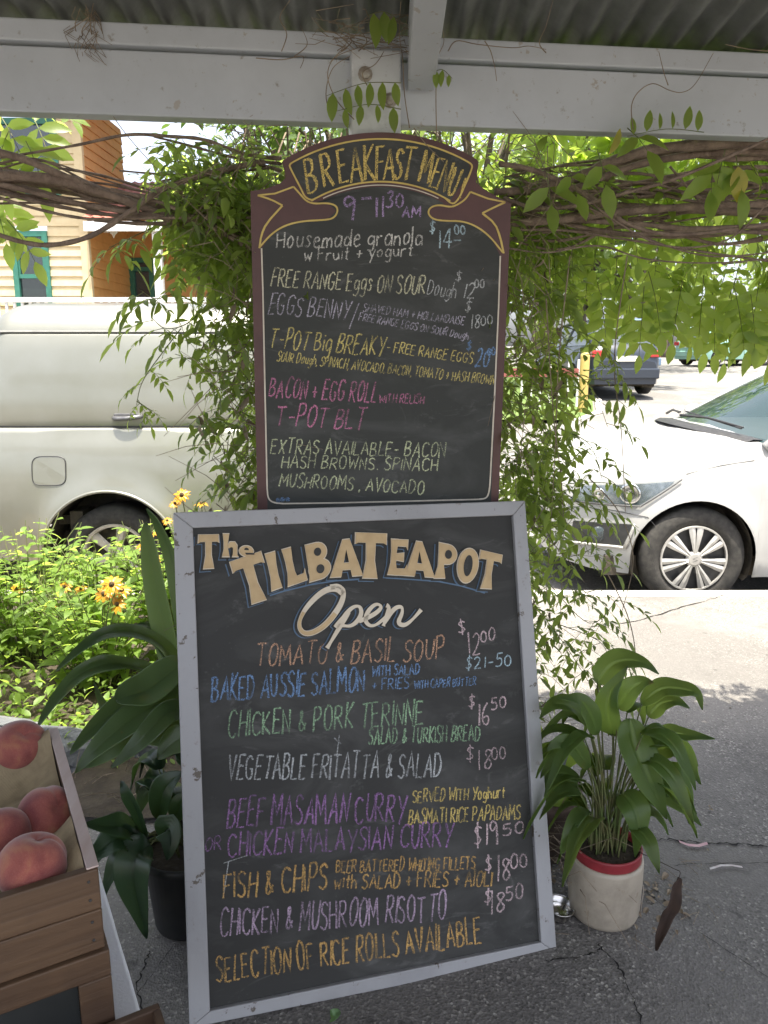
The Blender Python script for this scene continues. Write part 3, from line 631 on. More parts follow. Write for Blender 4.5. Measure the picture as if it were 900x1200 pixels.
def wheel(root, x, y, z, Rr, w, side, kind, rim_m=None):
    """wheel with its outer face towards -side ... ; axis along y"""
    Mx = Matrix.Translation((x, y, z)) @ Matrix.Rotation(R(90)*side, 4, 'X')      # local +z points outwards
    mb = MB(); rr = Rr*.655
    mb.lathe([(rr, -w), (Rr*.93, -w), (Rr, -w*.88), (Rr, -w*.12), (Rr*.965, -.012), (Rr*.90, 0), (Rr*.78, .004), (rr*1.02, -.004), (rr, -.02)], 56, Mx)
    wh = build('wheel', mb, M['tyre'], root, local=True, smooth=True)
    if kind == 'cap':
        mb = MB(); mb.lathe([(rr*1.0, -.006), (rr*.985, .004), (rr*.94, .004), (rr*.925, -.008)], 48, Mx); mb.lathe([(.001, .020), (rr*.16, .018), (rr*.22, .012), (rr*.25, 0)], 32, Mx)
        n = 14
        for i in range(n):
            a = 2*math.pi*i/n + (.09 if i % 2 else -.09); pts = []
            for (r, h, zz) in ((.20, .040, .012), (.45, .070, .010), (.75, .112, .004), (.945, .125, -.002)):
                pts.append((r, h*.78, zz))
            L = [Mx @ (Matrix.Rotation(a, 4, 'Z') @ Vector((rr*r, -rr*h, z_))) for r, h, z_ in pts]; C_ = [Mx @ (Matrix.Rotation(a, 4, 'Z') @ Vector((rr*r, 0, z_+.006))) for r, h, z_ in pts]; Q = [Mx @ (Matrix.Rotation(a, 4, 'Z') @ Vector((rr*r, rr*h, z_))) for r, h, z_ in pts]
            mb.grid([L, C_, Q])
        build('hub_cap', mb, rim_m or M['alloy'], wh, smooth=False)
        mb = MB(); mb.lathe([(.001, -.030), (rr*.99, -.028)], 40, Mx); build('wheel_disc', mb, M['trim'], wh)
        mb = MB(); e = [(.010,.012),(-.012,.004),(.012,-.004),(-.010,-.012)]; mb.grid([[Mx @ Vector((x_*1.3+d, y_*1.3, .0215)) for x_, y_ in e] for d in (-.003, .003)]); build('wheel_emblem', mb, M['trim'], wh)
    else:
        mb = MB(); mb.lathe([(rr*1.0, -.010), (rr*.98, .000), (rr*.90, -.004), (rr*.86, -.05)], 48, Mx); mb.lathe([(.001, -.012), (rr*.20, -.014), (rr*.26, -.03)], 32, Mx)
        n = 6
        for i in range(n):
            a = 2*math.pi*i/n + .3
            L = [[Mx @ (Matrix.Rotation(a, 4, 'Z') @ Vector((rr*r, s*rr*h, z_))) for r, h, z_ in ((.15,.13,-.022),(.5,.13,-.020),(.92,.17,-.012))] for s in (-1, -.6, .6, 1)]
            for r_, d in ((0, -.018), (3, -.018)): L[r_] = [q + (Mx.to_3x3() @ Vector((0,0,d))) for q in L[r_]]
            mb.grid(L)
        build('rim', mb, rim_m or M['alloy'], wh)
        mb = MB(); mb.lathe([(.001, -.075), (rr*.9, -.07)], 40, Mx); build('brake_disc', mb, M['under'], wh)
    return wh
class Body:
    """lofted car body: x runs from the nose (0) to the tail (L), near side at y<0, z from the road"""
    def __init__(s, L, W, top, sill, arches, nose=.42, tail=.25, ntop=5, nose_len=.9, crown=.05, belly=.30, tz=None):
        s.L, s.W, s.top, s.sill, s.arches, s.nose, s.tail, s.nl, s.crown, s.belly = L, W, top, sill, arches, nose, tail, nose_len, crown, belly
    def w(s, x):
        k = 1 - s.nose*(1-min(x/s.nl, 1))**2.4 - s.tail*(1-min((s.L-x)/.6, 1))**2.6
        return s.W*k
    def ztop(s, x):
        t = s.top
        for (xa, za), (xb, zb) in zip(t[:-1], t[1:]):
            if xa <= x <= xb: u = (x-xa)/(xb-xa); u = u*u*(3-2*u)*.35 + u*.65; return za + (zb-za)*u
        return t[-1][1]
    def wz(s, z, x):
        zs = s.ztop(x); u = (z-.2)/(zs-.2)
        b = .965 + .035*math.sin(math.pi*min(1, max(0, u*1.05))) ; 
        return b - (.05*max(0, (u-.72)/.28)**2)
    def side(s, x, z, sgn=-1, off=0.0):
        bulge = 0
        for xw, rw, wz_ in s.arches:
            d = math.hypot(x-xw, z-wz_); bulge += .026*math.exp(-((d-rw)/.07)**2)*(1 if z > wz_-.1 else .4)
        return Vector((x, sgn*(s.w(x)*s.wz(z, x) + bulge + off), z))
    def zlow(s, x):
        z = s.sill(x) if callable(s.sill) else s.sill
        for xw, rw, wz_ in s.arches:
            if abs(x-xw) < rw: z = max(z, wz_ + math.sqrt(max(0, rw*rw-(x-xw)**2)))
        return z
    def mesh(s):
        xs = set(np.concatenate([np.array([0, .015, .04, .07, .11, .16, .22, .3, .4, .5]), np.linspace(.6, s.L-.5, 26), s.L - np.array([.4, .3, .2, .12, .06, .02, 0])]))
        xs |= {p[0] for p in s.top}
        for xw, rw, wz_ in s.arches:
            xs = {x for x in xs if abs(x-xw) > rw+.03}; xs |= {xw - rw*math.cos(a) for a in np.linspace(0, math.pi, 25)} | {xw-rw-.001, xw+rw+.001, xw-rw-.03, xw+rw+.03}
        xs = sorted(x for x in xs if 0 <= x <= s.L); rows = []
        for x in xs:
            zl, zt = s.zlow(x), s.ztop(x); half = [s.side(x, zl + (zt-zl)*t) for t in (0, .03, .15, .3, .45, .6, .72, .83, .91, .96, 1.0)]
            e = half[-1].y
            topc = [Vector((x, e*f, zt + s.crown*(1-f*f) + .010*(1-abs(2*f-1)))) for f in (.97, .92, .8, .6, .3)]
            h = half + topc; rows.append(h + [Vector((x, 0, zt + s.crown + .0))] + [Vector((p.x, -p.y, p.z)) for p in reversed(h)])
        mb = MB(); mb.grid(rows); n = len(rows[0])
        mb.add(rows[0], [tuple(range(n))]); mb.add(rows[-1], [tuple(range(n-1, -1, -1))])
        return mb
    def patch(s, quad, off=.006, n=10, m=5, sgn=-1):
        (ax,az),(bx,bz),(cx,cz),(dx,dz) = quad; rows = []          # corners in (x, z) on the side, going round
        for i in range(m+1):
            v = i/m; rows.append([s.side((1-v)*((1-u)*ax+u*bx)+v*((1-u)*dx+u*cx), (1-v)*((1-u)*az+u*bz)+v*((1-u)*dz+u*cz), sgn, off) for u in (j/n for j in range(n+1))])
        return rows
    def wells(s, root, depth=.26):
        for xw, rw, wz_ in s.arches:
            for sg in (-1, 1):
                yo = s.w(xw)*.955; rows = [[Vector((xw - (rw+.004)*math.cos(a), sg*y, max(.16, wz_ + (rw+.004)*math.sin(a)))) for a in np.linspace(-.5, math.pi+.5, 26)] for y in (yo, yo-depth)]
                mb = MB(); mb.grid(rows); mb.add(rows[1], [tuple(range(26))]); build('wheel_arch', mb, M['under'], root, local=True)
def greenhouse(root, B, pts, wb, wr, m_paint, m_glass, pil=.035, inner=True):
    """pts: side outline (x, z): base front, roof front, roof mid, roof rear, base rear; glass hull, roof skin and pillars"""
    (x0,z0),(x1,z1),(x2,z2),(x3,z3),(x4,z4) = pts
    def ring(x, z, w, cr): return [Vector((x + cr*(1-(f*f))*-.35, f*w, z + cr*(1-f*f)*.12)) for f in (-1, -.85, -.5, 0, .5, .85, 1)]
    rb, rf, rm, rr_, re = ring(x0, z0, wb, .55), ring(x1, z1, wr, .22), ring(x2, z2+.015, wr*1.02, .05), ring(x3, z3, wr*.97, -.1), ring(x4, z4, wb*.93, -.25)
    g = MB(); g.grid([rb, rf]); build('windscreen', g, M['glass_clear'], root, local=True, smooth=True)
    g = MB(); g.grid([rr_, re]); build('rear_window', g, m_glass, root, local=True, smooth=True)
    roof = MB(); roof.grid([rf, [a.lerp(b, .5)+Vector((0,0,.02)) for a, b in zip(rf, rm)], rm, [a.lerp(b, .5)+Vector((0,0,.012)) for a, b in zip(rm, rr_)], rr_]); build('roof', roof, m_paint, root, local=True, smooth=True, solid=.02)
    for sg, i in ((-1, 0), (1, 6)):
        a, b, c, d, e = rb[i], rf[i], rm[i], rr_[i], re[i]
        n1, n2 = a.lerp(e, .46), b.lerp(d, .50)
        for q in ([a, b, n2, n1], [n1, n2, d, e]):
            g = MB(); ce = sum(q, Vector())/4; g.add([p.lerp(ce, .03) + Vector((0, sg*.002, 0)) for p in q], [(0,1,2,3)]); build('side_window', g, m_glass, root, local=True)
        for p, q, r in ((a, b, pil), (n1, n2, pil*.9), (d, e, pil*1.8)):
            g = MB(); g.tube([p - Vector((0,0,.02)), q], r, r*.8, 8); build('pillar', g, m_paint, root, local=True, smooth=True)
        g = MB(); g.tube([b, c, d], pil*.75, None, 8); build('roof_rail', g, m_paint, root, local=True, smooth=True)
def interior(root, x0, x1, w, zf):
    mb = MB(); rows = []
    for x, z in ((x0-.25, zf+.03), (x0+.1, zf+.06), (x0+.42, zf+.02), (x0+.5, zf-.12), (x0+.52, zf-.4)): rows.append([Vector((x, y, z + .03*math.exp(-((y-.34)/.2)**2))) for y in np.linspace(-w, w, 15)])
    mb.grid(rows); build('dashboard', mb, M['dash'], root, local=True, smooth=True)
    mb = MB(); Mx = Matrix.Translation((x0+.66, .36, zf+.02)) @ Matrix.Rotation(R(-68), 4, 'Y')
    ringp = [Mx @ Vector((.185*math.cos(t), .185*math.sin(t), 0)) for t in np.linspace(0, 2*math.pi, 33)]; mb.tube(ringp, .015, None, 8, False); mb.tube([Mx @ Vector((-.18,0,0)), Mx @ Vector((.18,0,0))], .02, None, 6); mb.lathe([(.06,-.02),(.055,.02),(.001,.03)], 16, Mx)
    build('steering_wheel', mb, M['trim'], root, local=True, smooth=True)
    for y in (-.36, .36):
        mb = MB(); mb.tube(smooth_path([(x0+1.05, y, zf-.35), (x0+1.15, y, zf-.05), (x0+1.25, y, zf+.16)], 4), .19, .15, 12); mb.tube([(x0+1.26, y, zf+.2), (x0+1.3, y, zf+.38)], .10, .09, 10); build('seat', mb, M['trim'], root, local=True, smooth=True)

# --- white hatchback at the kerb on the right
pw = paint('white_car_paint', (.38,.38,.375), rough=.3)
hub = P(812, 655, 4.66)
L0 = (hub.x - .82, 4.64 + .83, -.15)
wc = thing('parked_car', 'white hatchback parked at the kerb on the right with silver hub cap', 'car', L0, 0, 'cars parked in the street')
ZW = .312
B = Body(3.82, .835, [(0,.56),(.05,.72),(.14,.80),(.35,.885),(.7,.965),(1.05,1.02),(1.5,1.03),(2.6,1.03),(3.5,1.04),(3.76,1.0),(3.82,.8)], lambda x: .19 + .05*max(0, 1-x/.25), [(.82,.375,ZW),(3.22,.375,ZW)], nose=.46, tail=.2, nose_len=.95, crown=.075)
build('body', B.mesh(), pw, wc, local=True, smooth=True); B.wells(wc)
for x in (.82, 3.22):
    for sg in (-1, 1): wheel(wc, x, sg*.825, ZW, .325, .19, -sg*-1 if False else (1 if sg < 0 else -1), 'cap')
mb = MB(); mb.box((.3,-.7,.17),(3.6,.7,.30)); build('underbody', mb, M['under'], wc, local=True)
greenhouse(wc, B, [(1.22,1.02),(1.95,1.49),(2.5,1.52),(3.35,1.46),(3.72,1.06)], .77, .58, pw, M['glass_dark'], .036)
interior(wc, 1.40, 3.4, .62, 1.0)
# cowl and wipers
mb = MB(); rows = [[Vector((1.11 + dx - .27*(1-(f*f)) + .0, f*.72, 1.045 + .062*(1-f*f)*.9 + dzz)) for f in np.linspace(-1, 1, 17)] for dx, dzz in ((.02, -.012), (.06, .004), (.15, .000))]
mb.grid(rows); build('scuttle', mb, M['trim'], wc, local=True, smooth=True)
for y0, y1 in ((-.05, -.62), (.55, .02)):
    mb = MB(); p = lambda f, k: Vector((1.16 - .20*(1-f*f) + k*.28, f*.70, 1.085 + .06*(1-f*f) + k*.15)); mb.tube([p(y0/.7, 0), p((y0+y1)/1.4, .12), p(y1/.7, .10)], .010, .006, 6); mb.tube([p(y0/.7*.6, .16), p(y1/.7, .06)], .006, None, 5); build('wiper', mb, M['trim'], wc, local=True)
for sg in (-1, 1):
    mb = MB(); mb.grid(B.patch([(.09,.635),(.47,.645),(.67,.80),(.17,.735)], .004, 14, 6, sg)); hl = build('headlight', mb, simple('headlight_bowl', (.22,.235,.24), (.42,.44,.45), .2, 30, metal=.8), wc, local=True, smooth=True)
    mb = MB(); mb.grid(B.patch([(.085,.628),(.48,.638),(.71,.815),(.165,.742)], .012, 14, 6, sg)); build('lens', mb, M['lamp'], hl, smooth=True)
    for (hx, hz_, r) in ((.42, .712, .066), (.25, .690, .042)):
        c = B.side(hx, hz_, sg, .008); mb = MB(); Mx = Matrix.Translation(c) @ Matrix.Rotation(R(90)*(1 if sg < 0 else -1), 4, 'X') @ Matrix.Rotation(-.5, 4, 'Y'); mb.lathe([(r, .003), (r*.9, .010), (r*.75, .006), (.001, .016)], 24, Mx); build('projector', mb, M['chrome'], hl, smooth=True)
    mb = MB(); q = B.patch([(.085,.628),(.48,.638),(.71,.815),(.165,.742)], .014, 14, 6, sg); mb.tube(q[0], .006, None, 5); mb.tube([r[-1] for r in q], .004, None, 5); build('lamp_surround', mb, M['trim'], hl)
    mb = MB(); mb.grid(B.patch([(.10,.36),(.40,.37),(.44,.52),(.12,.50)], .004, 8, 4, sg)); fr_ = build('fog_recess', mb, M['trim'], wc, local=True, smooth=True)
    c = B.side(.26, .435, sg, .010); mb = MB(); mb.lathe([(.050,0),(.045,.012),(.001,.008)], 20, Matrix.Translation(c) @ Matrix.Rotation(R(90)*(1 if sg < 0 else -1), 4, 'X')); build('fog_lamp', mb, M['lamp'], fr_, smooth=True)
    mb = MB(); q = B.patch([(.10,.355),(.405,.365),(.45,.525),(.11,.508)], .010, 10, 4, sg); mb.tube(q[0] , .010, None, 6); mb.tube([r[-1] for r in q], .016, .008, 6); build('fog_surround', mb, M['alloy'], fr_, smooth=True)
mb = MB()
for sg in (-1,): mb.tube([B.side(.06, .595, sg, .001), B.side(.3, .60, sg, .001), B.side(.52, .575, sg, .001), B.side(.57, .52, sg, .001)], .0022, None, 5)
mb.tube([B.side(.74, .846, -1, .001), B.side(.95, .90, -1, .001), B.side(1.15, .93, -1, .001)], .002, None, 5); build('panel_gap', mb, M['trim'], wc, local=True)
mb = MB(); mb.tube([B.side(1.32, .25, -1, .001), B.side(1.30, .6, -1, .001), B.side(1.28, .95, -1, .001)], .003, None, 5); mb.tube([B.side(2.25, .25, -1, .001), B.side(2.3, .95, -1, .001)], .003, None, 5); build('door_gap', mb, M['trim'], wc, local=True)
mb = MB(); mb.box((-.012, -.42, .33), (.02, .42, .50)); build('grille', mb, M['trim'], wc, local=True, bevel=.01)
for sg in (-1, 1):
    mb = MB(); mb.tube(smooth_path([B.side(1.45, 1.0, sg, -.02), Vector((1.43, sg*.90, 1.05)), Vector((1.46, sg*.96, 1.08))], 4), .05, .085, 12); build('mirror', mb, pw, wc, local=True, smooth=True)

# --- silver ute with hard canopy, left
ps = paint('champagne_silver_paint', (.30,.305,.27), (.255,.26,.22), metal=.7, rough=.33, dust=(.25,.20,.115))
hub = P(134, 655, 4.66); XR = 3.78
ut = thing('parked_ute', 'dusty champagne silver ute with matching hard canopy parked at the kerb on the left', 'ute', (hub.x - XR, 4.64 + .86, -.15), 0, 'cars parked in the street')
UZ = .315
U = Body(4.92, .865, [(0,.62),(.06,.82),(.25,.93),(.7,1.02),(1.2,1.09),(1.6,1.125),(3.0,1.125),(4.8,1.125),(4.92,1.10)], .30, [(.92,.41,UZ),(XR,.43,UZ)], nose=.30, tail=.06, nose_len=.7, crown=.0)
build('body', U.mesh(), ps, ut, local=True, smooth=True); U.wells(ut, .34)
for x in (.92, XR):
    for sg in (-1, 1): wheel(ut, x, sg*.815, UZ, .325, .22, 1 if sg < 0 else -1, 'alloy', simple('dusty_alloy', (.45,.42,.37), (.34,.31,.26), .5, 20, metal=.3) if x == .92 and sg < 0 else bpy.data.materials.get('dusty_alloy'))
mb = MB(); mb.box((.4,-.55,.30),(4.7,-.42,.42)); mb.box((.4,.42,.30),(4.7,.55,.42)); mb.tube([(XR,-.75,UZ),(XR,.75,UZ)], .05, None, 10); mb.box((XR-.5,-.70,.50),(XR+.55,-.60,.56)); mb.box((XR-.28,-.78,.38),(XR-.20,-.60,.60)); build('chassis', mb, M['under'], ut, local=True)
# canopy over the tray
CZ = lambda z: 1.138 + (z-1.088)*1.085
prof = [(y-.045, CZ(z)) for y, z in [(.832,1.088),(.838,1.12),(.826,1.25),(.806,1.38),(.782,1.50),(.760,1.585),(.752,1.600)]]
roofp = [(y, CZ(z)) for y, z in [(.707,1.612),(.69,1.66),(.64,1.715),(.53,1.755),(.34,1.78),(0,1.79)]]
x0c, x1c = 2.96, 4.86
def crow(x, pr, k=1.0, dz_=0.0): return [Vector((x, -y*k, z+dz_)) for y, z in pr] + [Vector((x, y*k, z+dz_)) for y, z in reversed(pr)]
def insx(t): return x0c + (x1c-x0c)*t
def canopy_rows(pr, zbase, end=.18):
    rows = []
    for t in list(np.linspace(0, .08, 6)) + list(np.linspace(.12, .9, 14)) + list(np.linspace(.92, 1, 6)):
        e = max(0, 1-t/.08)**2*.08 + max(0, (t-.92)/.08)**2*.05
        row_ = []
        for (y, z) in pr:
            sl_ = (z-1.138)*.22
            X = insx(t); X = X + sl_*max(0, 1-t/.25) - sl_*.6*max(0, (t-.75)/.25)
            row_.append(Vector((X, -y*(1-e*.6), z - e*.6*max(0, (z-1.69))*3)))
        rows.append(row_ + [Vector((p.x, -p.y, p.z)) for p in reversed(row_)])
    return rows
rw = canopy_rows(prof, 0); mb = MB(); mb.grid(rw); n = len(rw[0]); mb.add(rw[0], [tuple(range(n))]); mb.add(rw[-1], [tuple(range(n-1,-1,-1))]); cp = build('canopy', mb, ps, ut, local=True, smooth=True)
rw = canopy_rows(roofp, 0); mb = MB(); mb.grid(rw); n = len(rw[0]); mb.add(rw[0], [tuple(range(n))]); mb.add(rw[-1], [tuple(range(n-1,-1,-1))]); build('canopy_roof', mb, ps, cp, smooth=True)
m_seal = simple('grey_seal', (.16,.16,.155), (.22,.22,.21), .7, 20)
for sg in (-1, 1):
    mb = MB(); mb.tube([Vector((x0c+.12, sg*.707, CZ(1.606))), Vector((x1c-.08, sg*.707, CZ(1.606)))], .0075, None, 6); build('gutter_seal', mb, m_seal, cp)
mb = MB()
for sg in (-1, 1): mb.box((x0c+.01, min(sg*.74, sg*.789), 1.1265), (x1c-.01, max(sg*.74, sg*.789), 1.1375))
build('tray_rail', mb, M['trim'], ut, local=True)
# folding handle on the canopy side, fuel flap
hx = (P(148, 488, 4.68).x - (hub.x-XR)); hzz = P(148, 488, 4.68).z + .15
mb = MB(); mb.tube(smooth_path([(hx-.085, -.79, hzz-.012), (hx-.06, -.822, hzz-.014), (hx, -.832, hzz-.012), (hx+.06, -.822, hzz-.006), (hx+.085, -.79, hzz)], 4), .016, .014, 10); mb.box((hx-.08, -.812, hzz-.004), (hx+.085, -.772, hzz+.016)); build('handle', mb, simple('dull_metal_handle', (.10,.10,.11), (.16,.16,.16), .35, 20, metal=.5), ut, local=True, smooth=False, bevel=.004)
fx = P(57, 552, 4.64).x - (hub.x-XR); fz = P(57, 552, 4.64).z + .15
ring_ = []
for i in range(41):
    a = 2*math.pi*i/40; c, s = math.cos(a), math.sin(a); ring_.append(U.side(fx + .103*math.copysign(abs(c)**.45, c) + .006*s, fz + .088*math.copysign(abs(s)**.45, s), -1, .0015))
mb = MB(); mb.tube(ring_, .0035, None, 6, False); build('fuel_flap_gap', mb, M['trim'], ut, local=True)
mb = MB(); mb.add([q + Vector((0, -.0005, 0)) for q in ring_[:-1]], [tuple(range(40))]); build('fuel_flap', mb, ps, ut, local=True)
lip = [U.side(XR - .433*math.cos(a), max(.30, UZ + .433*math.sin(a)), -1, .004) for a in np.linspace(0, math.pi, 40)]
mb = MB(); mb.tube(lip, .010, None, 6); build('arch_lip', mb, ps, ut, local=True, smooth=True)
greenhouse(ut, U, [(1.25,1.10),(1.75,1.66),(2.0,1.72),(2.42,1.70),(2.52,1.12)], .80, .66, ps, M['glass_dark'], .04)
for sg in (-1, 1):
    mb = MB(); mb.grid(U.patch([(.04,.64),(.36,.68),(.42,.86),(.07,.80)], .006, 8, 4, sg)); build('headlight', mb, M['lamp'], ut, local=True, smooth=True)
    mb = MB(); mb.grid(U.patch([(4.76,.62),(4.90,.62),(4.90,.98),(4.76,.98)], .006, 3, 4, sg)); build('tail_lamp', mb, M['red_lamp'], ut, local=True, smooth=True)
    for xx in (1.48, 2.5):
        mb = MB(); mb.tube([U.side(xx, .36, sg, .001), U.side(xx, 1.06, sg, .001)], .003, None, 5); build('door_gap', mb, M['trim'], ut, local=True)
mb = MB(); mb.box((-.10,-.80,.42),(.10,.80,.60)); build('front_bumper', mb, M['trim'], ut, local=True, bevel=.04)
mb = MB(); mb.box((4.93,-.78,.40),(5.05,.78,.54)); build('rear_bumper', mb, M['chrome'], ut, local=True, bevel=.03)

# --- cars further up the street
def far_car(name, label, loc, rz, pc_, suv=0.0, Lc=4.2):
    t = thing(name, label, 'car', loc, rz, 'cars parked in the street'); h = suv
    Bc = Body(Lc, .86, [(0,.58),(.06,.74),(.3,.84),(.9,.95+h*.3),(1.1,.98+h*.4),(Lc-.5,1.02+h*.4),(Lc-.06,1.0+h*.4),(Lc,.7)], .24+h*.2, [(.80,.36,.32),(Lc-.75,.36,.32)], nose=.3, tail=.22, crown=.05)
    build('body', Bc.mesh(), pc_, t, local=True, smooth=True); Bc.wells(t)
    for x in (.80, Lc-.75):
        for sg in (-1, 1): wheel(t, x, sg*.83, .32, .315, .2, 1 if sg < 0 else -1, 'alloy')
    mb = MB(); mb.box((.3,-.7,.2),(Lc-.3,.7,.34)); build('underbody', mb, M['under'], t, local=True)
    greenhouse(t, Bc, [(1.05,.97+h*.4),(1.85,1.43+h),(2.4,1.47+h),(Lc-.62,1.42+h),(Lc-.14,1.02+h*.4)], .76, .60, pc_, M['glass_dark'], .04)
    for sg in (-1, 1):
        mb = MB(); mb.grid(Bc.patch([(.05,.60),(.36,.64),(.5,.78),(.08,.72)], .006, 6, 3, sg)); build('headlight', mb, M['lamp'], t, local=True, smooth=True)
        mb = MB(); mb.box((Lc-.16, min(sg*.50, sg*.74), .80), (Lc+.012, max(sg*.50, sg*.74), .94)); build('tail_lamp', mb, M['red_lamp'], t, local=True, bevel=.02)
    mb = MB(); mb.box((-.02,-.5,.34),(.03,.5,.46)); build('grille', mb, M['trim'], t, local=True)
    mb = MB(); mb.box((Lc+.001,-.22,.72),(Lc+.014,.22,.83)); build('number_plate', mb, M['plate'], t, local=True)
    mb = MB(); mb.box((Lc-.03,-.72,.36),(Lc+.05,.72,.58)); build('rear_bumper', mb, pc_ , t, local=True, bevel=.03)
    return t
def put_car(px_, py_, Y, **k): q = P(px_, py_, Y); return q
c1 = P(732, 457, 16.2)
# grey-blue hatch seen from behind: its tail faces the camera, so it points away (+Y)
HD = R(-90) + .10
def at_tail(x, y, rz, Lc): return (x - Lc*math.cos(rz), y - Lc*math.sin(rz), road_z(y + 1.5) + .0)
far_car('parked_car', 'dark blue grey hatchback seen from behind beside the grass verge', at_tail(c1.x, 16.2, HD, 4.2), HD, paint('dark_blue_car_paint', (.022,.03,.045), rough=.3), .05)
HD2 = R(-90) + .14
c2 = P(742, 420, 23.0); far_car('parked_car', 'pale blue wagon parked just beyond the dark hatchback', at_tail(c2.x, 22.6, HD2, 4.4), HD2, paint('pale_blue_car_paint', (.12,.19,.30), rough=.3), .25, 4.4)
c3 = P(846, 428, 33.0); rz3 = R(180)+.42
far_car('parked_car', 'mint green hatchback parked across the far side of the street', (c3.x + 1.9*math.cos(.42), 33 + 1.9*math.sin(.42) - .6, road_z(33)), rz3, paint('mint_car_paint', (.24,.42,.36), rough=.3), .08)
c4 = P(915, 428, 34.0); far_car('parked_car', 'bright blue car next to the mint green one, partly out of view', (c4.x + 1.5, 34.5, road_z(34)), R(180)+.3, paint('bright_blue_car_paint', (.03,.10,.55), rough=.3), .10)

# ------------------------------------------------------------------ yellow weatherboard house across the street
hy = 13.9; HX = P(103, 300, hy).x
gz = road_z(14) + .05
hs = thing('weatherboard_house', 'cream yellow weatherboard house with green framed window and red roofed porch across the street', 'house', (HX-3, hy, gz))
m_wb = simple('cream_weatherboard', (.62,.50,.30), (.56,.45,.26), .7, 7); m_or = simple('orange_weatherboard', (.62,.33,.12), (.56,.29,.10), .7, 7); m_gn = simple('green_trim_paint', (.035,.17,.125), (.03,.14,.10), .5, 9)
m_wt = simple('white_trim_paint', (.78,.77,.74), (.70,.69,.66), .6, 9); m_rf = simple('red_iron_roof', (.42,.15,.11), (.36,.13,.10), .5, 5)
def boards(mb, a, b, z0, z1, step=.165, out=Vector((0,-1,0)), holes=()):
    a, b = Vector(a), Vector(b); d = (b-a); Lw = d.length; d.normalize(); z = z0
    while z < z1:
        zt = min(z+step, z1); spans = [(0, Lw)]
        for h0, h1, hz0, hz1 in holes:
            if zt > hz0 and z < hz1:
                spans = [s2 for s in spans for s2 in ((s[0], min(s[1], h0)), (max(s[0], h1), s[1])) if s2[1]-s2[0] > .01]
        for s0, s1 in spans:
            p, q = a + d*s0, a + d*s1
            vs = [p + out*.028 + Vector((0,0,z)), q + out*.028 + Vector((0,0,z)), q + out*.006 + Vector((0,0,zt)), p + out*.006 + Vector((0,0,zt)), p + Vector((0,0,z)), q + Vector((0,0,z))]
            mb.add(vs, [(0,1,2,3), (4,5,1,0)])
        z = zt
WX0, WX1 = P(17, 320, hy).x, P(60, 320, hy).x; WZ0, WZ1 = P(40, 368, hy).z, P(40, 271, hy).z
XL = HX - 7.5
mb = MB(); boards(mb, (XL, hy, 0), (HX, hy, 0), gz-.1, 5.6, holes=[(WX0-XL, WX1-XL, WZ0, WZ1), (WX0-XL-.4, WX1-XL+.3, 4.0, 5.2), (.8, 1.9, WZ0, WZ1)]); build('wall', mb, m_wb, hs)
mb = MB(); boards(mb, (HX, hy+.02, 0), (HX, hy+2.2, 0), gz-.1, 5.6, out=Vector((1,0,0))); build('side_wall', mb, m_or, hs)
mb = MB(); mb.box((HX-.10, hy-.045, gz-.1), (HX+.045, hy+.05, 5.6)); build('corner_board', mb, m_wb, hs)
def window(x0, x1, z0, z1, yy, fr=.09, cross=True):
    mb = MB()
    for lo, hi in (((x0, yy-.06, z0), (x0+fr, yy+.05, z1)), ((x1-fr, yy-.06, z0), (x1, yy+.05, z1)), ((x0+fr, yy-.055, z1-fr), (x1-fr, yy+.05, z1)), ((x0+fr, yy-.075, z0), (x1-fr, yy+.05, z0+fr*.7))): mb.box(lo, hi)
    w = build('window', mb, m_gn, hs)
    mb = MB(); zm = z0 + (z1-z0)*.46; mb.box((x0+fr, yy-.035, zm-.035), (x1-fr, yy+.03, zm+.035)); mb.box((x0+fr, yy-.03, zm+.035), (x0+fr+.03, yy+.03, z1-fr)); mb.box((x1-fr-.03, yy-.03, zm+.035), (x1-fr, yy+.03, z1-fr)); build('sash', mb, m_gn, w)
    mb = MB(); mb.box((x0+fr, yy+.0, z0+fr*.7), (x1-fr, yy+.008, z1-fr)); build('pane', mb, M['glass_dark'], w)
    return w
window(WX0, WX1, WZ0, WZ1, hy); window(WX0-.4, WX1+.3, 4.0, 5.2, hy); window(XL+.8, XL+1.9, WZ0, WZ1, hy)
# porch set back to the right
py_ = hy + 2.2; PX1 = HX + 5.2
dx0, dx1 = P(118, 340, py_).x, P(182, 340, py_).x
mb = MB(); boards(mb, (HX, py_, 0), (PX1, py_, 0), gz-.1, P(150, 214, py_).z, holes=[(dx0-HX, dx1-HX, gz, P(150,308,py_).z)]); build('porch_wall', mb, m_or, hs)
zt = P(150, 308, py_).z; zh = P(150, 318, py_).z
mb = MB()
for xa in (dx0, dx0+.34, dx0+.62, dx1-.09): mb.box((xa, py_-.07, gz), (xa+.09, py_+.05, zt))
mb.box((dx0+.09, py_-.065, zh), (dx1-.09, py_+.05, zh+.08)); mb.box((dx0, py_-.08, zt), (dx1, py_+.05, zt+.09)); fd = build('door', mb, m_gn, hs)
mb = MB(); mb.box((dx0+.09, py_+.01, gz), (dx1-.09, py_+.02, zt)); build('door_glass', mb, M['glass_dark'], fd)
pz0, pz1 = P(150, 262, hy+.3).z, P(150, 214, py_).z
mb = MB(); n = 60; rows = [[Vector((HX+.05 + (PX1-HX)*i/n, yy, zz + .02*math.cos(i*math.pi))) for i in range(n+1)] for yy, zz in ((hy-.25, pz0), (hy+1, (pz0+pz1)/2), (py_, pz1))]; mb.grid(rows); build('porch_roof', mb, m_rf, hs, solid=.02)
mb = MB(); mb.box((HX+.05, hy-.24, pz0-.20), (PX1, hy-.20, pz0-.04)); build('porch_fascia', mb, m_wt, hs)
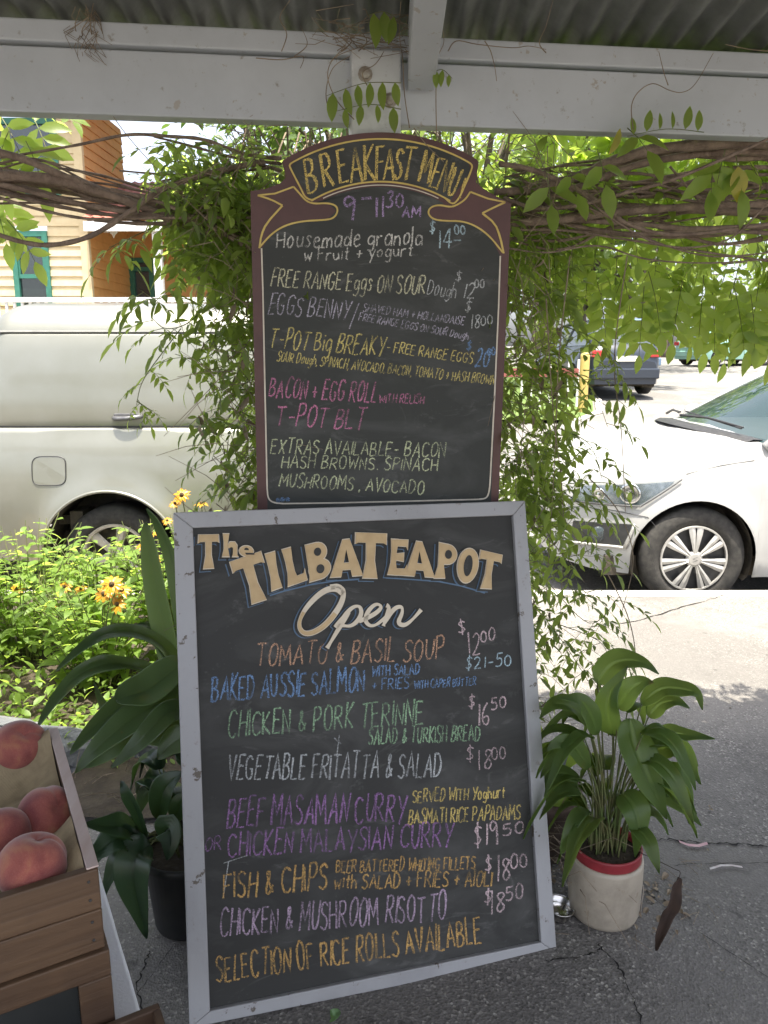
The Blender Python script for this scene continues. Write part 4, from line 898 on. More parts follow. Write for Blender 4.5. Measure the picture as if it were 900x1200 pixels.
for px_ in (188, 262, 330):
    x = P(px_, 320, hy).x; mb = MB(); mb.box((x-.07, hy-.15, gz), (x+.07, hy-.01, pz0-.02)); build('porch_post', mb, m_wt, hs, bevel=.01)
mb = MB(); rz0, rz1 = P(120, 352, hy).z, gz+.15; mb.box((HX-2.3, hy-.36, rz0-.05), (PX1, hy-.28, rz0+.03)); mb.box((HX-2.3, hy-.35, rz1), (PX1, hy-.29, rz1+.06))
x = HX - 2.3
while x < PX1: mb.box((x, hy-.335, rz1+.0605), (x+.045, hy-.305, rz0-.0505)); x += .135
build('railing', mb, m_wt, hs)
q = P(112, 268, hy+1.0); mb = MB(); Mx = Matrix.Translation((HX+.20, hy+.8, q.z)); mb.lathe([(.02,.22),(.10,.14),(.085,.12),(.075,-.10),(.03,-.14),(.001,-.2)], 6, Mx); mb.box((HX+.03, hy+.78, q.z-.1), (HX+.2, hy+.82, q.z-.06)); build('lantern', mb, m_wt, hs)
mb = MB(); rows = [[(x, hy-.5+5*t, 5.55 + 2.2*t) for x in np.linspace(XL-.4, PX1+.4, 40)] for t in (0, .5, 1)]; mb.grid(rows); build('main_roof', mb, m_rf, hs, solid=.04)
# a red bunting barrier with its yellow bollard by the verge
q = P(683, 470, 14.3); zb = road_z(14.3)+.03
mb = MB(); mb.lathe([(.085,0),(.085,1.0),(.078,1.05),(.04,1.085),(.001,1.09)], 24, Matrix.Translation((q.x, 14.3, zb))); single0 = build('bollard', mb, simple('yellow_bollard_paint', (.50,.37,.11), (.42,.31,.09), .5, 9), smooth=True); tag(single0, 'yellow bollard at the corner of the grass verge behind the vine', 'bollard')
mb = MB(); a, c = P(610, 432, 15.2), P(684, 432, 14.6)
for i in range(7): mb.box((a.x + (c.x-a.x)*i/6 - .02, 15.0-.02, zb), (a.x + (c.x-a.x)*i/6 + .02, 15.0+.02, zb+.95))
fn = thing('picket_barrier', 'low red and white barrier fence on the verge left of the yellow bollard', 'fence', (a.x, 15.0, zb)); build('pickets', mb, m_wt, fn)
mb = MB()
for z in (.62,): mb.box((a.x-.4, 14.955, zb+z), (c.x, 14.975, zb+z+.16))
build('rail', mb, simple('red_barrier_paint', (.30,.085,.075), (.24,.07,.065), .5, 9), fn)

# ------------------------------------------------------------------ trees beyond
M['tree'] = leafmat('tree_leaf', (.045,.085,.022), (.085,.125,.035), (.22,.36,.05), .3, scale=2.5)
M['tree2'] = leafmat('bright_tree_leaf', (.07,.12,.025), (.12,.17,.04), (.36,.50,.06), .38, scale=2.5)
M['trunk'] = simple('tree_bark', (.13,.10,.08), (.08,.065,.05), .95, 8, bmp=.6)
TL = [leaf_tpl(.30, .16, d, .3, 3) for d in (.1, .4)]
def tree(loc, h, rad, label, m, seed, n=1500, low=.3):
    random.seed(seed); t = thing('tree', label, 'tree', loc, group='trees beyond the street'); L = Vector(loc); mb = MB()
    mb.tube(smooth_path([L - Vector((0,0,.2)), L + Vector((jit(.2), jit(.2), h*.35)), L + Vector((jit(.4), jit(.4), h*.75))], 5), h*.035, h*.012, 9)
    cl = []
    for k in range(26):
        a = random.uniform(0, 2*math.pi); u = random.random(); z = h*(low + (1-low)*u); r = rad*math.sqrt(max(.05, 1-((u-.42)/.62)**2))*random.uniform(.35, 1.0)
        c = L + Vector((r*math.cos(a), r*math.sin(a), z)); cl.append((c, rad*random.uniform(.22, .42)))
        mb.tube(smooth_path([L + Vector((0,0,h*(low*.7+.5*u*.7))), (L+Vector((0,0,z*.9))).lerp(c, .6), c], 4), h*.010, h*.003, 5, False)
    build('trunk', mb, M['trunk'], t, smooth=True); f = Fol()
    for k in range(n):
        c, r = random.choice(cl); d = np.array([random.gauss(0,1) for _ in range(3)]); d /= np.linalg.norm(d); p = np.array(c) + d*r*random.random()**.4*np.array((1, 1, .75))
        f.put(random.choice(TL), p, frame((d[0]+jit(.8), d[1]+jit(.8), d[2]*.4-.3+jit(.5)), (jit(.5), jit(.5), 1), jit(.5)), random.uniform(.7, 1.4))
    build('crown', f.mb(), m, t, smooth=True)
for i, (x, y, h, r, lab, mm) in enumerate(((4.9, 19.5, 7.5, 2.9, 'nearest leafy tree, at the kerb just right of the dark hatchback', 'tree2'), (9.5, 29, 9, 3.8, 'leafy tree between the dark hatchback and the mint green car', 'tree2'), (3.0, 26, 9, 3.6, 'tall leafy tree rising behind the dark blue grey hatchback', 'tree2'), (8.5, 42, 12, 5, 'broad tree rising behind the mint green car', 'tree2'), (15.5, 44, 13, 5.5, 'broad tree at the right behind the bright blue car', 'tree'), (20.5, 38, 11, 4.8, 'large tree at the far right edge beyond the street', 'tree2'),
    (-1.2, 24, 8.5, 3.4, 'leafy tree standing beyond the grass verge behind the menu board', 'tree'), (-3.9, 27, 10, 3.8, 'tall tree rising behind the porch of the yellow house', 'tree'), (5.5, 55, 14, 6, 'distant tree closing the end of the street', 'tree'), (0.8, 36, 11, 4.5, 'tree between the verge and the end of the street', 'tree2'), (12.0, 62, 15, 7, 'most distant tree at the end of the street', 'tree'))):
    tree((x, y, road_z(min(y, 40))), h, r, lab, M[mm], 100+i, 1500)
# ------------------------------------------------------------------ jasmine on the post
random.seed(21)
jas = thing('jasmine_vine', 'dense dark green climbing jasmine wrapped round the verandah post behind both menu boards', 'vine', (0, 2.12, 0))
fol = Fol(); tw = MB(); gs = MB()
def ext(z):                                         # how far the growth reaches either side of the post at height z
    l = .30 + .15*max(0, min(1, (z-.75)/.8)); r = .42 + .10*max(0, min(1, (z-.5)/.7))
    return l, r
# creeping stems up the post
for k in range(70):
    a = random.uniform(0, 2*math.pi); r = random.uniform(.10, .30); z0 = random.uniform(0, .8); pts = []
    for i in range(9):
        z = z0 + (2.02-z0)*i/8; aa = a + .9*math.sin(i*.8+k) ; pts.append(Vector((r*math.cos(aa)*1.25 + jit(.03), 2.16 + r*.8*abs(math.sin(aa)) + jit(.03), z)))
    tw.tube(smooth_path(pts, 3), random.uniform(.0015, .006), random.uniform(.001, .003), 4, False)
# tangle of fine dead twigs hugging the board's edges
for k in range(850):
    s = random.choice((-1, 1)); z = random.uniform(.1, 2.0); x = s*(random.uniform(.26, .44)) ; y = 1.99 + s*.05 + abs(random.gauss(0, .10))
    p = Vector((x, y, z)); d = Vector((jit(1), jit(.6), jit(1)+.2)).normalized(); L = random.uniform(.06, .22)
    tw.tube([p, p + d*L*.5 + Vector((jit(.015), jit(.015), -.01)), p + d*L + Vector((jit(.03), jit(.03), -.03))], .0014, .0006, 3, False)
for k in range(1500):
    z = random.uniform(.12, 1.90); l, r = ext(z); s = -1 if random.random() < .46 else 1
    if s < 0 and z < .9: continue
    m = l if s < 0 else r
    t = random.random()**.85; x = s*(.20 + t*(m-.20) + jit(.02)); y = 2.03 + .19*x + random.random()**1.3*.50
    if k % 9 == 0: fol.put(leaf_tpl(.07, .026, .4, .25, 4), (x, y+.03, z), frame((s*.5+jit(.5), jit(.6)-.2, -.6+jit(.5)), (0, -.6, 1), jit(.6)), random.uniform(.8, 1.3))
    spray(fol, gs if k % 2 else None, (x, y, z), (s*random.uniform(.1, .9) + jit(.4), jit(.8)-.1, jit(.7)-.15), random.uniform(.07, .13), random.choice((2, 3, 3)), droop=random.uniform(.3, 1.1), k=random.uniform(.85, 1.3), up=(jit(.6), jit(.6)-.2, 1))
# behind the boards, seen only from the side
for k in range(160):
    spray(fol, None, (jit(.3), 2.12 + random.random()*.3, random.uniform(.1, 2.0)), (jit(1), random.random(), jit(.6)), .1, 3)
# head of growth tucked under the beam, left and right
for k in range(950):
    s = -1 if random.random() < .62 else 1
    x = -random.uniform(.22, .56)**1.0 if s < 0 else random.uniform(.22, .62); z = 1.96 - random.random()**1.1*(.30 if s < 0 else .24)*(1 if x > -.52 else .7); y = 2.07 + .19*x + random.random()*.55
    spray(fol, gs if k % 3 == 0 else None, (x, y, z), (jit(.9), jit(.9), jit(.6)-.3), random.uniform(.08, .14), 3, droop=.8, k=random.uniform(.9, 1.3), up=(jit(.6), jit(.6), 1))
# looser trailing shoots that reach out over the street
def shoot(pts, n, r=.0016, k=1.1, L=.10, pairs=3, mat_stem=None):
    pp = smooth_path(pts, 8); (mat_stem or gs).tube(pp, r, r*.5, 4, False)
    for i in range(n):
        q = pp[int((i+.6)/n*(len(pp)-1))]; s = 1 if i % 2 else -1
        spray(fol, gs, q, (s*.7+jit(.3), jit(.4)-.3, -.2+jit(.4)), L*random.uniform(.8, 1.2), pairs, k=k*random.uniform(.8, 1.15), droop=.9)
shoot([P(255,290,2.2), P(215,335,2.15), P(185,350,2.1), P(165,340,2.08)], 7, k=1.35)
shoot([P(265,330,2.2), P(225,375,2.15), P(195,385,2.12), P(178,372,2.1)], 9, k=1.3)
shoot([P(285,380,2.2), P(240,420,2.15), P(205,415,2.12)], 8, k=1.2)
shoot([P(212,385,2.15), P(178,430,2.1), P(165,452,2.1), P(160,475,2.1)], 4, k=.8, L=.07)
shoot([P(160,470,2.1), P(172,478,2.1), P(180,486,2.1)], 3, k=.7, L=.06)
shoot([P(290,460,2.2), P(262,500,2.12), P(248,540,2.1)], 8); shoot([P(296,520,2.2), P(272,555,2.12), P(262,580,2.1)], 7); shoot([P(300,430,2.2), P(270,470,2.1), P(250,480,2.1)], 7)
shoot([P(205,255,2.2), P(150,280,2.1), P(128,290,2.1)], 6, k=1.35)
for a in ([(640,420),(690,450),(712,500)], [(650,500),(690,520),(705,560)], [(640,560),(680,590),(715,600)], [(630,600),(660,650),(700,640)], [(635,640),(670,690),(705,690)], [(625,560),(668,600),(690,650)], [(640,680),(690,730),(725,700)], [(650,730),(700,750),(715,775)],
          [(655,380),(700,400),(722,440)], [(620,480),(660,540),(680,580)], [(635,720),(665,760),(690,800)]):
    shoot([P(a[0][0], a[0][1], 2.2), P(a[1][0], a[1][1], 2.05), P(a[2][0], a[2][1], 2.0)], 8, k=1.05)
for a in ([(735,300),(720,420),(728,505),(733,600)], [(690,560),(725,600),(742,655),(728,720)], [(700,650),(735,720),(745,775),(735,800)], [(668,300),(655,420),(650,540),(640,700)], [(640,350),(648,480),(660,600),(655,760)]):
    tw.tube(smooth_path([P(x, y, 2.05) for x, y in a], 8), .0018, .0009, 4, False)
df = Fol(); t = leaf_tpl(.045, .014, .7, .6, 4)
for k in range(130):
    z = random.uniform(.2, 1.9); sg = random.choice((-1, 1)); df.put(t, (sg*random.uniform(.30, .5), 2.04 + sg*.07 + random.random()*.12, z), frame((jit(.6), jit(.5)-.2, -1), (jit(1), -1, .2), jit(1)), random.uniform(.5, 1.1))
build('dead_foliage', df.mb(), M['litter'], jas, smooth=True)
build('foliage', fol.mb(), M['jasmine'], jas, smooth=True)
build('stem', tw, M['twig'], jas); build('young_stem', gs, M['green_stem'], jas)

# ------------------------------------------------------------------ wisteria: bundles of woody canes along the beam, leaves beyond
wis = thing('wisteria_vine', 'woody wisteria with bundled brown canes strung under the beam on both sides of the post', 'vine', (.4, 2.3, 0))
random.seed(33)
def cane(pts, r0, r1, y0, y1):
    n = len(pts); r0 *= .88; r1 *= .88; q = [P(x, y, y0 + (y1-y0)*i/(n-1)) for i, (x, y) in enumerate(pts)]
    pp = smooth_path(q, 7); mb = MB(); ph = random.uniform(0, 6)
    rr = [(r0 + (r1-r0)*i/(len(pp)-1))*(1+.10*math.sin(i*1.7+ph)+jit(.05)) for i in range(len(pp))]
    mb.tube(pp, rr, None, 8); build('cane', mb, M['bark'], wis, smooth=True)
CN = [([(300,283),(230,268),(150,236),(60,210),(-40,205)],.010,.015,2.08,2.0),([(302,272),(250,262),(180,240),(100,222),(20,212),(-50,216)],.012,.013,2.1,2.05),([(300,290),(240,262),(160,250),(90,238),(0,216),(-40,212)],.007,.008,2.05,2.0),
([(302,268),(230,252),(150,232),(80,208),(20,184),(-40,172)],.008,.011,2.12,1.95),([(298,262),(220,254),(130,252),(60,240),(0,226),(-40,220)],.006,.005,2.06,2.0),([(310,190),(250,202),(190,222),(150,250),(105,277),(60,287),(20,282),(-30,264)],.008,.006,2.05,1.9),
([(330,186),(285,180),(240,164),(200,160),(150,158),(90,170),(20,182),(-30,190)],.006,.003,2.08,2.0),([(330,192),(280,186),(220,170),(180,160)],.005,.003,2.1,2.1),([(320,196),(250,204),(190,204),(140,200)],.004,.0025,2.08,2.1),([(300,255),(220,255),(150,256),(100,256),(40,244),(-30,222)],.004,.004,2.02,1.98),
([(330,200),(290,192),(230,205),(190,212)],.005,.003,2.08,2.1),([(300,240),(250,236),(190,226),(120,206),(60,196),(-20,190)],.004,.004,2.14,2.1),([(310,300),(280,284),(240,262),(190,238),(130,222)],.007,.005,2.04,2.02),([(305,276),(270,268),(220,262),(160,262),(110,258)],.009,.004,2.09,2.05),
([(300,250),(200,246),(120,232),(40,220),(-30,226)],.009,.010,2.16,2.1)]
for px in range(1): pass
CR = [([(585,192),(620,198),(660,214),(700,236),(735,262),(800,275),(930,258)],.008,.005,2.1,2.0),([(580,225),(620,222),(680,206),(720,188),(790,172),(930,166)],.011,.017,2.12,2.2),([(585,240),(640,232),(700,210),(760,190),(850,178),(930,180)],.009,.012,2.14,2.25),
([(590,262),(650,258),(710,250),(780,244),(860,240),(930,238)],.012,.010,2.1,2.15),([(590,232),(630,244),(680,240),(740,224),(800,206),(930,150)],.006,.004,2.08,1.95),([(585,262),(660,258),(740,262),(820,268),(930,262)],.007,.008,2.12,2.2),
([(590,290),(640,296),(700,288),(760,304),(840,308),(930,300)],.0028,.002,2.04,2.0),([(600,250),(660,240),(740,242),(820,246),(930,250)],.010,.012,2.18,2.25),([(595,215),(660,212),(740,222),(830,230),(930,228)],.005,.006,2.2,2.3),
([(600,200),(650,200),(720,212),(800,216),(870,206),(930,204)],.005,.006,2.22,2.3),([(680,225),(720,258),(780,288),(850,282),(900,238),(930,205)],.003,.002,2.04,1.98),([(640,225),(700,248),(760,280),(830,300),(900,296),(940,288)],.003,.002,2.05,2.0),
([(590,245),(660,262),(740,274),(830,270),(930,275)],.006,.007,2.15,2.2),([(600,205),(640,222),(700,230),(780,228),(930,214)],.008,.009,2.18,2.3),([(590,270),(660,270),(730,280),(830,296),(930,310)],.004,.003,2.1,2.1),([(610,215),(650,196),(700,188),(760,182)],.005,.003,2.2,2.3),([(785,195),(810,225),(830,248)],.004,.003,2.2,2.2),
([(700,205),(740,190),(800,180),(870,186),(930,176)],.010,.010,2.2,2.28),([(590,236),(680,228),(760,212),(840,198),(930,196)],.006,.007,2.24,2.3)]
for c in CN + CR: cane(*c)
random.seed(8)
for k in range(16):                                  # thinner canes filling both bundles
    y0 = random.uniform(205, 285); cane([(590, y0), (660, y0-jit(14)), (750, y0-6-jit(18)), (840, y0-8-jit(20)), (935, y0-10-jit(24))], random.uniform(.002, .005), random.uniform(.002, .006), 2.16, 2.3)
for k in range(10):
    y0 = random.uniform(245, 285); cane([(300, y0), (220, y0-14-jit(10)), (120, y0-32-jit(14)), (40, y0-46-jit(18)), (-40, y0-52-jit(18))], random.uniform(.002, .004), random.uniform(.002, .005), 2.12, 2.02)
wf = Fol(); ws = MB()
def wspray(p, d, L=.22, pairs=5, k=1.0, droop=.9, up=(0,-.4,1)):
    spray(wf, ws, p, d, L, pairs, WIS, WIS, droop, k, up, .0012, 1.0)
# curtain of hanging leaves on the street side, right
for k in range(460):
    x = random.uniform(.52, 2.3); y = random.uniform(2.36, 2.64); z = random.uniform(1.62, 2.25) if k % 3 else random.uniform(1.95, 2.28)
    if x < .75 and z < 1.75 and random.random() < .6: continue
    wspray((x, y, z), (jit(.9), jit(.8)-.1, -.1-random.random()*.7), random.uniform(.16, .26), random.choice((4, 5, 5, 6)), random.uniform(.85, 1.15), random.uniform(.5, 1.3), (jit(.5), jit(.5)-.3, 1))
for px, py in ((800,330),(815,345),(835,340),(860,335),(880,345),(895,350),(775,345),(755,335),(740,330),(700,330),(712,345),(730,320),(865,360),(845,352),(790,338),(825,322),(890,330),(690,310),(905,360),(760,318)):
    q = P(px, py, 2.35 + jit(.15)); wspray(q, (jit(.3), -.15, -.8), random.uniform(.14, .2), 5, 1.0, .8, (jit(.3), -1, .2))
for k in range(70):                                 # sunlit leaves lying over the top, beyond the roof edge
    wspray((random.uniform(-2.0, 2.4), random.uniform(2.36, 2.58), random.uniform(2.1, 2.3)), (jit(1), jit(1), jit(.4)), .2, 5, 1.0, .6)
# left side clusters
for k in range(12):
    wspray((random.uniform(-2.2, -1.2), random.uniform(2.2, 2.8), random.uniform(1.9, 2.15)), (jit(.9), jit(.7)-.2, -.2-random.random()*.5), random.uniform(.14, .22), 5, random.uniform(.9, 1.2), 1.0, (jit(.5), jit(.5)-.3, 1))
for px, py, dx in ((12,150,-.3),(0,135,.4),(30,165,.3),(0,180,.1),(-6,228,.5),(8,258,.6),(-4,245,.2),(40,140,.3)):
    wspray(P(px, py, 2.14 + jit(.06)), (dx, -.1, -.5), random.uniform(.08, .13), 3, random.uniform(.95, 1.35), .8, (jit(.3), -.9, .5))
for px, py, d in ((640,200,(.1,-.3,-.6)),(660,190,(.3,-.3,-.5)),(850,175,(-.3,-.3,-.8)),(835,185,(-.1,-.4,-.8)),(862,180,(.2,-.3,-.9)),(700,175,(.2,-.2,-.6)),(735,150,(.2,-.3,-.2))):
    wspray(P(px, py, 2.02), d, .09, 1, 1.35, .5, (0, -1, .3))
# neat leaflets in a row against the bracket, under the beam and beside the rafter
def row(p0, p1, n, Y, L, down=(0, -.15, -1)):
    a, c = P(*p0, Y), P(*p1, Y); mid = (a+c)/2 + Vector((0, 0, .012)); ws.tube(smooth_path([a, mid, c], 6), .0011, .0006, 4, False)
    t = leaf_tpl(L, L*.42, .12, .2, 5)
    for i in range(n):
        q = a.lerp(c, (i+.5)/n) + Vector((0, 0, .012*math.sin(math.pi*(i+.5)/n))); wf.put(t, q, frame((down[0]+jit(.2), down[1], down[2]), (0, -1, .1), jit(.7)), random.uniform(.75, 1.1))
row((470,97),(383,112), 6, 1.90, .060); row((470,128),(395,130), 4, 1.90, .052)
row((825,155),(735,160), 6, 2.0, .05, (0, -.1, 1)); row((507,85),(530,92), 3, 1.9, .035); row((690,565),(745,580), 4, 2.0, .03); row((432,18),(468,24), 3, 1.84, .075)
row((710,470),(735,478), 3, 2.0, .05); 
build('foliage', wf.mb(), M['wisteria'], wis, smooth=True); build('leaf_stalk', ws, M['green_stem'], wis)
t = leaf_tpl(.085, .048, .2, .2, 5)
for px, py, d, roll, k in ((865,195,(.1,-.1,-1),0,.95),(727,150,(-.25,-.1,-1),.9,.75)):
    yl = Fol(); yl.put(t, P(px, py, 2.0), frame(d, (0, -1, .1), roll), k); build('yellowing_leaf', yl.mb(), M['yellow_leaf'], wis, smooth=True)
# fine tendrils curling down over the beam
tn = MB(); TEND = []
for pts in ([(742,152),(740,125),(748,108),(765,98),(785,106),(800,108),(815,98),(836,62)], [(783,100),(778,85),(772,60)], [(104,50),(103,80),(112,105),(125,125),(150,160),(190,205),(210,225)], [(100,48),(96,36),(104,20),(98,0)], [(92,45),(88,30),(94,10)], [(110,50),(106,30),(110,0)], [(415,140),(395,118),(384,90),(392,68),(420,56),(440,50)], [(388,140),(382,110),(390,80),(410,66)],
            [(480,150),(474,110),(472,70),(468,40),(470,0)], [(512,165),(511,130),(511,100),(512,70),(520,50),(518,30)], [(525,60),(535,48),(560,52),(600,56),(620,54),(640,58)], [(300,68),(330,70),(355,66),(352,80)], [(568,48),(575,60),(580,80),(582,95)], [(640,62),(632,50),(640,30),(648,0)], [(415,58),(395,40),(380,36),(365,20)], [(420,60),(430,48),(420,30),(440,20)], [(390,46),(420,42),(450,50),(470,44)], [(430,100),(425,85),(440,75),(450,60)],
            [(330,60),(336,40),(328,20),(340,0)], [(345,66),(360,52),(352,30)], [(905,60),(880,58),(850,52)], [(485,150),(500,170),(520,190)], [(400,60),(412,48),(398,36),(415,28)], [(425,52),(410,45),(440,36)]):
    m1 = MB(); m1.tube(smooth_path([P(x, y, 1.93 if y > 44 else 1.88) for x, y in pts], 6), .0013, .0007, 4, False); TEND.append(m1)
tn2 = MB()
for k in range(40):
    x, y = 100 + jit(14), random.uniform(0, 48); q = P(x, y, 1.9); tn2.tube([q, q + Vector((jit(.03), jit(.02), -.02)), q + Vector((jit(.04), jit(.03), -.05))], .001, .0006, 3, False)
for k in range(50):
    x, y = 425 + jit(50), random.uniform(20, 60); q = P(x, y, 1.91); tn.tube([q, q + Vector((jit(.04), jit(.02), jit(.02))), q + Vector((jit(.07), jit(.03), jit(.04)))], .0012, .0006, 3, False)
build('tendril', tn, M['twig'], wis); build('tendril', tn2, M['twig'], wis)
for m1 in TEND: build('tendril', m1, M['twig'], wis)

# ------------------------------------------------------------------ broad strap leaves (pleated along the veins)
def strap(mb, mid, W, face, nv=10, pl=.0030, gull=.18, shape=(.55, .8), twist=0.0, wav=0.0):
    """mid: path of the midrib; face: which way the upper side looks"""
    pp = smooth_path(mid, 6); n = len(pp); rows = []; k = 2*nv+1; ph = random.uniform(0, 6)
    for i, p in enumerate(pp):
        t = i/(n-1); tan = (pp[min(i+1,n-1)] - pp[max(i-1,0)]).normalized(); f = Vector(face)
        if twist: f = Matrix.Rotation(twist*t, 3, tan) @ f
        s = tan.cross(f);
        if s.length < 1e-4: s = tan.orthogonal()
        s.normalize(); nn = s.cross(tan).normalized()
        w = W*.5*max(0.02, math.sin(math.pi*min(1, max(0, (t*.985+.012)))**shape[0])**shape[1])
        r = []
        for j in range(k):
            u = -1 + 2*j/(k-1); z = gull*w*abs(u) + pl*(1 if j % 2 else -1)*(1-abs(u)*.5) - (.004 if j == nv and w > .02 else 0) + wav*w*math.sin(5*t*3+ph)*u*u
            r.append(p + s*(u*w) + nn*z)
        rows.append(r)
    mb.grid(rows)
random.seed(4)
asp = thing('strap_leaf_plant', 'big plant with long arching strap leaves beside the lower chalkboard', 'plant', (-.50, 1.95, 0))
mb = MB(); pet = MB()
def sl(pts, W, face=(0,-.5,1), twist=0, **kw):     # pts: (px, py, depth)
    q = [P(*p) for p in pts]; strap(mb, q, W, face, twist=twist, **kw)
    base = Vector((-.46+jit(.05), 1.98+jit(.05), .0)); a = q[0]; pet.tube(smooth_path([base, base.lerp(a, .6) + Vector((.03, .02, .08)), a + (a-q[1]).normalized()*-.0], 6), .004, .003, 5)
sl([(215,790,1.95),(190,758,1.92),(158,742,1.88),(125,743,1.84),(95,760,1.80),(66,786,1.76)], .080, (-.1,-.32,1))
sl([(200,800,1.92),(165,784,1.88),(130,778,1.82),(95,790,1.78),(65,820,1.74),(44,852,1.70)], .086, (-.1,-.32,1))
sl([(216,775,1.80),(196,790,1.78),(172,808,1.75),(150,815,1.72),(136,822,1.70)], .100, (-.15,-.75,.8), shape=(.8,.6))
sl([(214,800,1.92),(180,806,1.86),(140,828,1.80),(105,858,1.74),(82,884,1.70)], .078, (-.25,-.75,.7))
sl([(214,815,1.85),(180,826,1.80),(145,850,1.74),(112,878,1.70),(88,906,1.68)], .085, (-.1,-.75,.6), gull=.25)
sl([(216,830,1.80),(196,836,1.76),(172,860,1.72),(150,882,1.70),(130,900,1.68)], .062, (-.2,-.85,.5))
sl([(216,845,1.88),(185,846,1.84),(150,862,1.80),(115,886,1.78),(98,900,1.76)], .095, (.1,-.7,.7))
sl([(214,820,1.98),(200,770,2.02),(185,700,2.05),(175,640,2.06),(171,612,2.06)], .090, (-.5,-.9,.1), shape=(.75,.7))
sl([(217,760,1.9),(210,700,1.92),(200,650,1.94),(184,612,1.94),(172,596,1.93)], .075, (-.75,-.7,.2))
sl([(216,800,2.0),(205,772,2.04),(180,745,2.06),(160,735,2.08)], .06, (0,-.4,1)); sl([(212,770,2.0),(196,752,2.04),(176,735,2.06),(160,732,2.06)], .06, (0,-.2,1))
sl([(210,870,1.95),(170,860,1.98),(128,835,2.0),(110,800,2.0)], .05, (-.3,-.6,.8)); sl([(218,860,1.75),(200,872,1.74),(185,890,1.72)], .07, (-.1,-.8,.5))
build('foliage', mb, M['strap'], asp, smooth=True); build('leaf_stalk', pet, M['green_stem'], asp, smooth=True)

def lily_leaf(mb, pet, base, tip_dir, L, W, rise, stalk=.5, face=None):
    """long stalk from the pot, then a pointed blade that bows over"""
    base = Vector(base); d = Vector(tip_dir).normalized()
    top = base + d*L*.35 + Vector((0, 0, rise)); pet.tube(smooth_path([base, base + d*L*.08 + Vector((0,0,rise*.6)), top], 6), .0026, .0018, 5)
    a = random.uniform(.15, .45)
    mid = [top, top + d*L*.28 + Vector((0,0,.10*L)), top + d*L*.58 + Vector((0,0,(.08-a*.4)*L)), top + d*L*.85 + Vector((0,0,(-.10-a)*L)), top + d*L*1.0 + Vector((0,0,(-.32-a*1.2)*L))]
    f = Vector((jit(.3), jit(.3), 1)) - d*.2
    strap(mb, mid, W, f, 9, .0024, .30, (.62, 1.05), twist=jit(.5), wav=.12)
# potted peace lily, right of the boards
POT = Vector((.577, 1.765, 0))
pl = thing('potted_plant', 'leafy green plant in a cream bucket with red rim right of the boards', 'potted plant', POT, group='plants in pots')
mb = MB(); mb.lathe([(.001,.002),(.078,.002),(.086,.008),(.090,.02),(.092,.06),(.0935,.11),(.093,.160),(.091,.172),(.084,.173),(.084,.165)], 44); build('bucket', mb, painted('bucket_plastic', (.43,.375,.30), (.25,.19,.13), .45, (.45,.7), 16), pl, local=True, smooth=True)
mb = MB(); mb.lathe([(.085,.160),(.0862,.168),(.0868,.190),(.088,.197),(.086,.202),(.082,.200),(.080,.188),(.080,.172)], 44); build('rim', mb, simple('red_plastic', (.30,.03,.04), (.22,.025,.03), .45, 30), pl, local=True, smooth=True)
mb = MB(); mb.lathe([(.001,.182),(.04,.186),(.0815,.180)], 24); build('potting_soil', mb, M['soil'], pl, local=True)
# wire handle of the bucket hanging down its side
mb = MB(); mb.tube(smooth_path([(.090,-.03,.10),(.083,-.052,.092),(.078,-.060,.070),(.079,-.058,.045),(.085,-.045,.032)], 6), .0016, None, 5); build('wire_handle', mb, M['rust'], pl, local=True)
random.seed(17); mb = MB(); pet = MB()
for k in range(30):
    a = random.uniform(-.9, 4.0); d = Vector((math.cos(a)*.9, math.sin(a)*.8, 0)); b = Vector((d.x*.05*random.random(), d.y*.05*random.random(), .185))
    lily_leaf(mb, pet, b, d, random.uniform(.11, .17), random.uniform(.040, .064), random.uniform(.12, .36))
for k in range(16):                                  # shorter, older leaves low in the clump
    a = random.uniform(-1.2, 4.3); d = Vector((math.cos(a)*.9, math.sin(a)*.8, 0)); lily_leaf(mb, pet, Vector((d.x*.05, d.y*.05, .185)), d, random.uniform(.08, .13), random.uniform(.030, .055), random.uniform(.04, .20))
def lp_(pts, W, face, **kw):                          # leaves whose line is read off the photo
    q = [P(*p) - POT for p in pts]; strap(mb, q, W, face, 9, .0024, .28, (.62, 1.05), wav=.10, **kw); pet.tube(smooth_path([Vector((jit(.03), jit(.03), .185)), q[0].lerp(Vector((0,0,.2)), .45) + Vector((0,0,.03)), q[0]], 6), .0026, .0018, 5)
lp_([(738,842,1.76),(742,870,1.73),(756,905,1.70),(770,935,1.69),(781,960,1.69)], .095, (.25,-1,.5))
lp_([(752,825,1.80),(775,808,1.80),(800,808,1.79),(817,814,1.78),(823,832,1.77)], .060, (0,-.5,1)); lp_([(765,868,1.80),(785,860,1.79),(810,862,1.78),(838,866,1.77)], .050, (0,-.6,1))
lp_([(770,880,1.80),(790,874,1.78),(806,885,1.77),(818,898,1.76)], .066, (0,-.7,.8)); lp_([(778,900,1.78),(795,910,1.76),(806,935,1.75),(812,968,1.74)], .062, (.7,-.7,.3)); lp_([(770,930,1.78),(800,945,1.77),(822,968,1.76)], .040, (.3,-.8,.5))
lp_([(730,930,1.74),(742,945,1.70),(748,970,1.68),(744,1004,1.68)], .075, (.1,-1,.3)); lp_([(700,800,1.85),(720,778,1.85),(748,775,1.84),(772,790,1.83)], .075, (0,-.5,1)); lp_([(725,830,1.78),(735,812,1.76),(752,800,1.75),(766,800,1.74)], .06, (-.2,-.7,.8))
